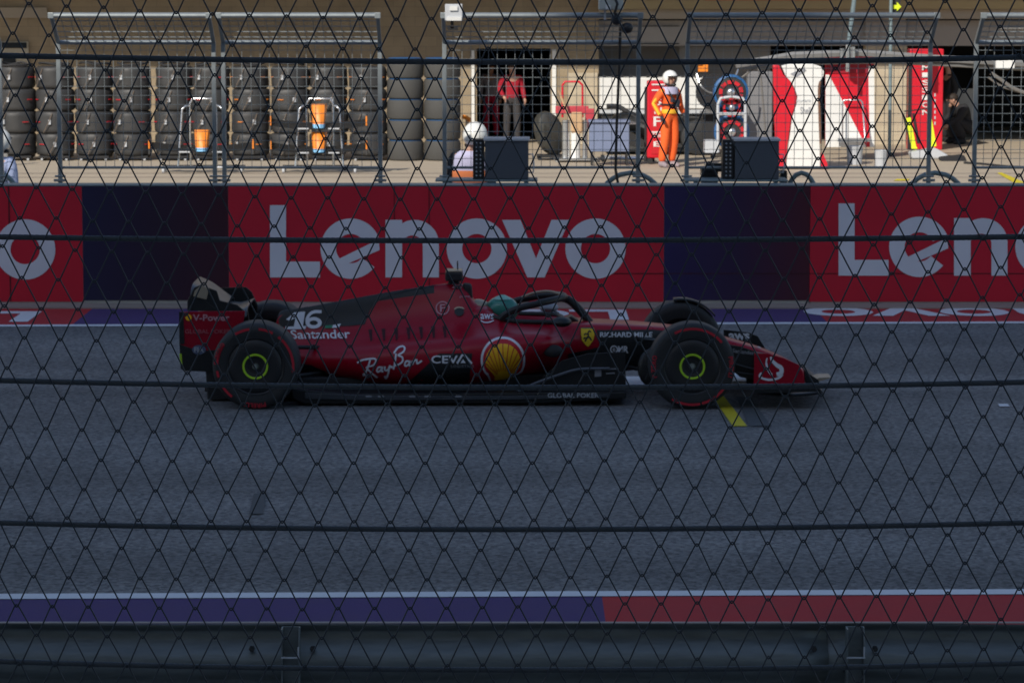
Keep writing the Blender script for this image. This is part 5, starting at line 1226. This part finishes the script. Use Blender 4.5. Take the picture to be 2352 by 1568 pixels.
# cockpit interior, rim, halo, mirrors
m = MB()
rim = [C(1132, 728, -.27), C(1160, 736, -.295), C(1200, 739, -.31), C(1250, 740, -.31), C(1280, 740, -.28), C(1292, 738, -.16), C(1294, 737, 0)]
rim2 = [Vector((p.x, 2 * YC - p.y, p.z)) for p in reversed(rim[:-1])]
m.tube(smooth_path([tuple(p) for p in rim + rim2], 3), .022, 8); m.build('cockpit_rim', M_carbon, car, smooth=True)
m = MB(); q0 = C(1140, 760, 0); q1 = C(1290, 748, 0); m.box(q0.x - .1, q1.x - .1, YC - .22, YC + .22, .25, .50); m.build('cockpit_tub', M_blackm, car)
m = MB(); m.ball(C(1100, 716, 0), (.14, .24, .07), 20, 12); m.build('headrest', M_carred, car, smooth=True)
m = MB(); m.ball(C(1098, 700, .0), (.09, .11, .05), 16, 10); m.build('head_support', mat('painted_warm_glint', (.40, .33, .24), .4, .3), car, smooth=True)  # sand colour paints warm reflected light on the headrest details
m = MB()
arm_n = [(1150, 732, -.33), (1161, 722, -.335), (1188, 709, -.33), (1236, 697, -.30), (1267, 690, -.23), (1290, 684, -.12), (1298, 683, 0)]
pa = [C(*t) for t in arm_n]; pf = [Vector((p.x, 2 * YC - p.y, p.z)) for p in reversed(pa[:-1])]
m.tube(smooth_path([tuple(p) for p in pa + pf], 5), .030, 10)
m.build('halo', M_carbon, car, smooth=True)
m = MB(); m.tube(smooth_path([tuple(C(1292, 683, 0)), tuple(C(1310, 691, 0)), tuple(C(1328, 708, 0)), tuple(C(1345, 728, 0)), tuple(C(1358, 746, 0))], 5), .036, 10); m.build('halo_pillar', M_carbon, car, smooth=True)
m = MB(); m.tube(smooth_path([tuple(C(1200, 682, .27)), tuple(C(1230, 672, .2)), tuple(C(1262, 669, .12)), tuple(C(1290, 676, .03))], 5), .012, 6); m.build('halo_glint', mat('painted_warm_glint', (.40, .33, .24), .4, .3), car, smooth=True)  # thin sand tube added as a painted highlight on the halo
for s_, (u, v) in ((-1, (1290, 739)), (1, (1261, 706))):
    mr = None; q = C(u, v, s_ * .52); m = MB(); m.ball(q, (.085, .10, .045), 18, 10); mo = m.build('mirror', M_carbon if s_ < 0 else M_grey, car, smooth=True)
    m = MB(); m.cyl(q, (q.x + .08, YC + s_ * .30, q.z - .03), .010, n=8); m.build('mirror_stalk', M_carbon, mo)
side_prism('screen', [(1290, 738), (1312, 726), (1330, 738)], -.10, .10, M_black, .01)

# front wing
wing = [[(1738, 905), (1800, 911), (1860, 908), (1890, 903)], [(1716, 878), (1760, 884), (1820, 888)], [(1690, 846), (1740, 852), (1800, 856)], [(1668, 812), (1710, 826), (1765, 838)]]
for i, el in enumerate(wing):
    pts = smooth_path(el, 5); m = MB(); vs = []; nn = 14
    for j in range(nn + 1):
        a_ = -.97 + 1.94 * j / nn; drop = (0, -.01, -.03, -.06)[i] * (abs(a_) ** 1.5) * 1.0; sweep = -.05 * abs(a_)
        for (u, v) in pts:
            p = PY(u, v, YC - .97); vs.append((p.x + sweep + .05, YC + a_, max(.05, p.z + drop)))
    k_ = len(pts); fs = [(j * k_ + q, j * k_ + q + 1, j * k_ + k_ + q + 1, j * k_ + k_ + q) for j in range(nn) for q in range(k_ - 1)]
    m.add(vs, fs); o = m.build('front_wing_flap' if i else 'front_wing_main', M_carbon, car, smooth=True, sharp=180)
    md = o.modifiers.new('shell', 'SOLIDIFY'); md.thickness = .012
side_prism('front_wing_endplate', [(1733, 811), (1763, 811), (1800, 822), (1836, 838), (1845, 856), (1850, 886), (1731, 886)], -1.0, -.985, M_carred, .004)
side_prism('endplate_foot', [(1731, 886.5), (1850, 886.5), (1885, 893), (1888, 899), (1731, 904)], -1.0, -.97, M_carbon, .004)
side_prism('wing_inner_flap', [(1668, 790), (1700, 795), (1733, 806), (1735, 872), (1700, 866), (1672, 842)], -.93, -.92, M_carbon, .003)
side_prism('wing_tip_plate', [(1838, 838), (1858, 858), (1880, 872), (1885, 890), (1852, 892), (1846, 850)], -.97, -.95, M_carbon, .003)
side_prism('wing_nose_glint', [(1856, 876), (1882, 867), (1910, 866), (1898, 871), (1866, 880)], -.50, -.25, mat('painted_warm_glint', (.40, .33, .24), .4, .3), .004)  # sand plate added to paint the warm reflection at the wing's front
flatdecal(stroke(smooth_path([(1762, 822), (1760, 832), (1763, 846), (1770, 858), (1774, 860)], 5), [3] * 6 + [5] * 20)[:20] + stroke(smooth_path([(1770, 819), (1774, 828), (1784, 838), (1794, 845), (1794, 856), (1784, 860)], 5), [4 + min(i, 12) * .5 for i in range(26)]) + stroke(smooth_path([(1750, 856), (1745, 862), (1750, 868), (1768, 872), (1788, 868), (1797, 860)], 5), 5), 'flame_logo', M_decwhite, -1.004)
flatdecal(text_box('Santander', 1683, 800, 1732, 809, rise=-6), 'sponsor_lettering', M_grey, -.934)
side_prism('front_wing_endplate', [(1662, 757), (1718, 763), (1741, 772), (1757, 798), (1757, 830), (1664, 830)], .985, 1.0, M_carbon, .004)
flatdecal(text_box('aws', 1674, 765, 1722, 781, shear=-.1, bold=.03), 'sponsor_lettering', M_decwhite, .98)
for u, v in ((1745, 792), (1798, 812), (1838, 838)): decal(tri([(u - 6, v + 1), (u + 6, v + 5), (u + 3, v + 9), (u - 8, v + 5)]), 'white_nose_marker', M_decwhite, off=.005, seg=8)
m = MB(); m.tube([C(1858, 872, -.45), C(1885, 868, -.3), C(1905, 866, -.1), C(1905, 866, .1)], .012, 6); m.build('leading_edge_glint', mat('painted_warm_glint', (.40, .33, .24), .4, .3), car, smooth=True)  # sand tube paints the warm reflection along the leading edge

# rear wing
side_prism('rear_wing_endplate', [(411, 716), (563, 714), (556, 760), (552, 850), (474, 853), (422, 852), (415, 846)], -.50, -.485, M_carred, .006)
side_prism('rear_wing_endplate', [(498, 668), (506, 661), (565, 659), (578, 670), (592, 700), (590, 760), (560, 800), (500, 800)], .485, .50, M_carbon, .006)
side_prism('endplate_black_foot', [(412, 790), (440, 800), (470, 805), (556, 800), (552, 850), (474, 853), (422, 852), (415, 846)], -.506, -.501, M_decblack, .002)
side_prism('endplate_dark_edge', [(411, 716), (421, 716), (424, 790), (412, 790)], -.506, -.501, M_decblack, .002)
flatdecal(text_box('V-Power', 443, 722, 527, 737, bold=.02), 'sponsor_lettering', M_pinkwhite, -.51)
flatdecal(tri(arc(433, 729, 7.5, 0, 360, 12)[:-1]), 'yellow_emblem', M_gold, -.51)
flatdecal(text_box('GLOBAL POKER', 425, 756, 530, 766, bold=.01), 'sponsor_lettering', mat('dull_red_white', (.42, .10, .12), .6), -.51)
flatdecal(tri([(457 + 16 * math.cos(R(a_)), 803 + 11 * math.sin(R(a_))) for a_ in range(0, 360, 20)]), 'round_badge', mat('badge_blue', (.10, .13, .22), .6), -.512)
flatdecal(text_box('FIA', 446, 797, 468, 809, bold=.02), 'sponsor_lettering', M_lgrey, -.516)
flatdecal(tri([(412, 812), (417, 812), (419, 838), (413, 834)]), 'rear_light_strip', M_neon, -.512)
# wing planes: curved at the tips, higher in the middle
for nm, ch, zo in (('rear_wing_flap', [(442, 655), (470, 668), (500, 690), (520, 704)], 0), ('rear_wing_main', [(455, 716), (500, 712), (540, 714), (568, 706)], 0)):
    pts = smooth_path(ch, 5); m = MB(); vs = []; nn = 20
    for j in range(nn + 1):
        a_ = -.485 + .97 * j / nn; e_ = (abs(a_) / .485) ** 6
        for (u, v) in pts:
            p = PY(u, v, YC - .35); vs.append((p.x, YC + a_, p.z - .06 * e_ + .015 * (1 - e_)))
    k_ = len(pts); fs = [(j * k_ + q, j * k_ + q + 1, j * k_ + k_ + q + 1, j * k_ + k_ + q) for j in range(nn) for q in range(k_ - 1)]
    m.add(vs, fs); o = m.build(nm, mat('carbon_sky_sheen', (.07, .08, .09), .35, .3, var=.3, scale=8), car, smooth=True, sharp=180); md = o.modifiers.new('shell', 'SOLIDIFY'); md.thickness = .016  # black carbon greyed to paint in the sky's reflection
side_prism('wing_tip_fairing', [(430, 692), (446, 660), (462, 654), (498, 668), (505, 690), (545, 700), (562, 714), (430, 714)], -.484, -.47, M_carbon, .006)
side_prism('wing_tip_glint', [(447, 668), (462, 655), (480, 662), (474, 688), (444, 680)], -.50, -.4845, mat('painted_warm_glint', (.40, .33, .24), .4, .3), .003)  # sand plate paints the light reflected by the rolled wing tip
side_prism('wing_pillar', [(548, 700), (566, 700), (590, 860), (565, 860)], -.04, .04, M_carbon, .01)
side_prism('beam_wing', [(470, 842), (560, 838), (560, 852), (470, 854)], -.42, .42, M_carbon, .006)
side_prism('diffuser', [(472, 850), (600, 840), (690, 880), (690, 915), (560, 915), (476, 918)], -.50, .50, M_blackm, .01)
side_prism('rear_light', [(470, 880), (478, 880), (478, 900), (470, 900)], -.04, .04, M_black, .01)

# wheels
def wheel(name, x, y, w, R_, near, phase, lab=None):
    wr = MB(); c = (x, y, R_)
    s_ = -1 if near else 1       # outer face side
    wr.lathe([(R_ * .60, -w * .44), (R_ * .80, -w * .5), (R_ * .93, -w * .485), (R_ * .985, -w * .42), (R_, -w * .3), (R_, w * .3), (R_ * .985, w * .42), (R_ * .93, w * .485), (R_ * .80, w * .5), (R_ * .60, w * .44)], c, 'y', 64, closed=True)
    root = wr.build(name, M_rubber, car, smooth=True, sharp=60, label=lab)
    yo = y + s_ * w * .5
    m = MB(); m.lathe([(0, s_ * (w * .5 - .035)), (.06, s_ * (w * .5 - .03)), (.10, s_ * (w * .5 - .012)), (.17, s_ * (w * .5 - .004)), (.215, s_ * (w * .5 - .012)), (.232, s_ * (w * .5 - .03))], c, 'y', 48); m.build('wheel_cover', mat('satin_black_cover', (.018, .018, .02), .45), root, smooth=True, sharp=70)
    m = MB(); m.lathe([(.222, s_ * (w * .5 - .02)), (.236, s_ * (w * .5 - .008)), (.243, s_ * (w * .5 - .02))], c, 'y', 48, closed=True); m.build('rim_edge', M_black, root, smooth=True)
    if near:
        m = MB(); m.lathe([(.089, s_ * (w * .5 - .013)), (.092, s_ * (w * .5 + .001)), (.103, s_ * (w * .5 + .003)), (.107, s_ * (w * .5 - .010))], c, 'y', 48, closed=True); m.build('neon_ring', M_neon, root, smooth=True)
        m = MB(); m.lathe([(0, s_ * (w * .5 + .0)), (.018, s_ * (w * .5 - .002)), (.028, s_ * (w * .5 - .03)), (.05, s_ * (w * .5 - .032))], c, 'y', 16); m.build('wheel_nut', M_hub, root, smooth=True)
        m = MB()
        for a0, a1 in phase[0]:
            for q in band(arc(x, R_, R_ * .905, a0, a1, 14), arc(x, R_, R_ * .85, a0, a1, 14)):
                m.add([(p[0], yo - .0045, p[1]) for p in q], [(0, 1, 2, 3)])
        for word, a_c in phase[1]:
            P = text_polys(word, 1.1, .02); xs = [p[0] for q in P for p in q]; W_ = max(xs); sc_ = .052
            for q in P:
                vs = []
                for (tx, tz) in q:
                    rr = R_ * .85 + tz * sc_; an = R(a_c) - (tx - W_ / 2) * sc_ / (R_ * .88)
                    vs.append((x + rr * math.cos(an), yo - .0045, R_ + rr * math.sin(an)))
                if len(vs) >= 3: m.add(vs, [tuple(range(len(vs)))])
        m.build('red_marking', M_tred, root)
    return root
wheel('rear_wheel', XA, YN + .2, .40, .36, True, ([(98, 122), (62, 84), (146, 176), (-8, 52), (186, 196), (205, 232)], [('PIRELLI', 270), ('P ZERO', 160)]))
wheel('rear_wheel', XA, YC + .8, .40, .36, False, None)
wheel('front_wheel', XB, YN + .155, .31, .36, True, ([(40, 118), (-75, -30), (238, 282)], [('P ZERO', 180), ('PIRELLI', 0)]))
wheel('front_wheel', XB, YC + .845, .31, .36, False, None)
# wheel brow and front brake fairing
for s_ in (-1, 1):
    m = MB(); nn = 10; vs = []; cy = YC + s_ * .80
    for i in range(nn + 1):
        a_ = R(38 + 62 * i / nn); r_ = .385
        for dy in (-.10, .10): vs.append((XB + r_ * math.cos(a_), cy + dy, .36 + r_ * math.sin(a_)))
    fs = [(i * 2, i * 2 + 1, i * 2 + 3, i * 2 + 2) for i in range(nn)]; m.add(vs, fs)
    if s_ > 0:
        o = m.build('wheel_brow', M_carbon, car, smooth=True); md = o.modifiers.new('shell', 'SOLIDIFY'); md.thickness = .012
    m = MB(); m.ball((XB - .28, YC + s_ * .60, .30), (.16, .05, .18), 18, 10); m.build('brake_duct', M_carbon, car, smooth=True)
    for (x0, y0, z0, x1, y1, z1) in ((XB - .45, .20, .50, XB - .02, .72, .52), (XB + .25, .16, .48, XB + .02, .72, .52), (XB - .50, .22, .26, XB - .02, .74, .22), (XB + .2, .17, .26, XB + .02, .74, .22), (XB - .30, .2, .3, XB - .04, .74, .44),
                                     (XA + .55, .16, .42, XA + .04, .62, .48), (XA + .15, .1, .42, XA, .62, .48), (XA + .6, .2, .22, XA + .04, .62, .2), (XA - .1, .1, .25, XA, .62, .22)):
        m = MB(); m.tube([(x0, YC + s_ * y0, z0), (x1, YC + s_ * y1, z1)], .018, 8); m.build('suspension_arm', M_carbon, car, smooth=True)
side_prism('chassis_keel', [(1490, 850), (1520, 800), (1540, 800), (1545, 880), (1530, 905), (1505, 895), (1480, 872)], -.66, -.64, M_carbon, .01)

# driver
hq = C(1147, 711, 0)
dr = person('person driving the red racing car, green helmet just above the cockpit', 'person', (hq.x + .02, YC, .0), R(90), M_redsh, scale=.96, bulk=.82, hand_mat=M_darkcl,
            pose=dict(pel=(0, -.10, .16), wai=(0, -.05, .26), che=(0, .03, .44), nek=(0, .04, .60), hea=(0, .0, .70), top=(0, .0, .78), shr=(-.14, 0, .53), elr=(-.17, -.16, .40), wrr=(-.10, -.38, .47), shl=(.14, 0, .53), ell=(.17, -.16, .40), wrl=(.10, -.38, .47),
                      hir=(-.08, -.12, .16), knr=(-.08, -.52, .36), anr=(-.06, -.93, .25), tor=(-.06, -.98, .33), hil=(.08, -.12, .16), knl=(.08, -.52, .36), anl=(.06, -.93, .25), tol=(.06, -.98, .33)))
m = MB(); m.ball((0, -.005, (hq.z - .0) / .96), (.125, .15, .125), 24, 16); wear(dr, m, 'helmet', M_helm, smooth=True)
m = MB(); hz = hq.z / .96; m.tube([(math.sin(R(a_)) * .122, -.005 - math.cos(R(a_)) * .147, hz + .0) for a_ in range(-70, 71, 14)], .024, 8); wear(dr, m, 'visor', M_glass, smooth=True)
m = MB(); m.lathe([(.02, .128), (.09, .094), (.092, .099), (.02, .134)], (0, -.005, hz), n=20, closed=True); wear(dr, m, 'crown_stripe', mat('pale_green_stripe', (.25, .5, .42), .4), smooth=True)

# ------------------------------------------------------------------ CATCH FENCE close to the viewpoint
NY = 4.2
fr = thing('catch_fence', 'dark diamond mesh catch fence with five horizontal wire ropes close to the viewer', 'fence', (0, NY, 1.0))
p_ = .0498
x00 = PY(68, 7, NY).x
def vt(u): return 45 - 3.58e-5 * (u - 1080) ** 2
def vb(u): return 1331 - 1.7e-5 * (u - 720) ** 2
ux = lambda x: 1176 + x / NY * F
def zrow(r_, x):
    u = max(-900, min(3250, ux(x))); a_ = PY(1176, vt(u), NY).z; b_ = PY(1176, vb(u), NY).z
    return a_ + (b_ - a_) * r_ / 19
def node(r_, j): x = x00 + (j + (r_ % 2) / 2) * p_ + .00079 * r_; return x
rw = .00112
m = MB(); jit = random.Random(3)
JIT = {}
def nz(r_, j):
    if (r_, j) not in JIT: JIT[(r_, j)] = (jit.gauss(0, .0006), jit.gauss(0, .0006))
    x = node(r_, j) + JIT[(r_, j)][0]; return x, zrow(r_, x) + JIT[(r_, j)][1]
for r_ in range(-6, 27):
    pts = []
    for j in range(-36, 68):
        # upper apex at row r_, lower apex at row r_+1, alternating
        odd = (r_ % 2)
        xa, za = nz(r_, j)
        xb, zb = nz(r_ + 1, j if odd == 0 else j + 1)
        za += .0019; zb -= .0019
        y0 = NY
        pts += [(xa - .0022, y0 - .0012, za - .0016), (xa, y0, za), (xa + .0022, y0 + .0012, za - .0016)]
        pts += [(xb - .0022, y0 + .0012, zb + .0016), (xb, y0, zb), (xb + .0022, y0 - .0012, zb + .0016)]
    m.tube(pts, rw, 5)
m.build('diamond_mesh', M_wire, fr, smooth=True, sharp=80)
for (v0, vm, v2, um) in ((128, 143.5, 132, 1350), (545, 553.5, 544.5, 1050), (875, 891, 879, 1250), (1202, 1217, 1202, 1150), (1521, 1540, 1525, 1230)):
    vs = []; fs = []; n_ = 18; L_ = 4200; x0, x1 = -2.4, 2.4; 
    for i in range(L_ + 1):
        x = x0 + (x1 - x0) * i / L_; u = ux(x); uu = max(-900, min(3250, u))
        v = vm - (vm - v0) * ((uu - um) / um) ** 2 if uu < um else vm - (vm - v2) * ((uu - um) / (2352 - um)) ** 2
        zc = PY(1176, v, NY).z; ph = x * 2 * math.pi / .046
        for k_ in range(n_):
            a_ = 2 * math.pi * k_ / n_; r1 = .0031 + .0009 * abs(math.sin(3 * (a_ - ph))) ** .7
            vs.append((x, NY + .006 + r1 * math.cos(a_), zc + r1 * math.sin(a_)))
    for i in range(L_):
        for k_ in range(n_): fs.append((i * n_ + k_, i * n_ + (k_ + 1) % n_, (i + 1) * n_ + (k_ + 1) % n_, (i + 1) * n_ + k_))
    m = MB(); m.add(vs, fs); m.build('wire_rope', M_cable, fr, smooth=True, sharp=180)
for x in (-2.42, 2.42):
    m = MB(); m.box(x - .04, x + .04, NY + .012, NY + .09, 0, 4.6); m.build('post', M_gsteel, fr, bevel=.004)
m = MB(); m.box(-9, 9, NY - .15, NY + .35, -.01, .9)
tag(m.build('fence_kerb_wall', M_wallc, bevel=.02), 'low concrete wall carrying the catch fence, below the picture', 'wall')
for o in list(bpy.data.objects):
    if o.type == 'MESH' and not o.data.polygons: bpy.data.objects.remove(o)
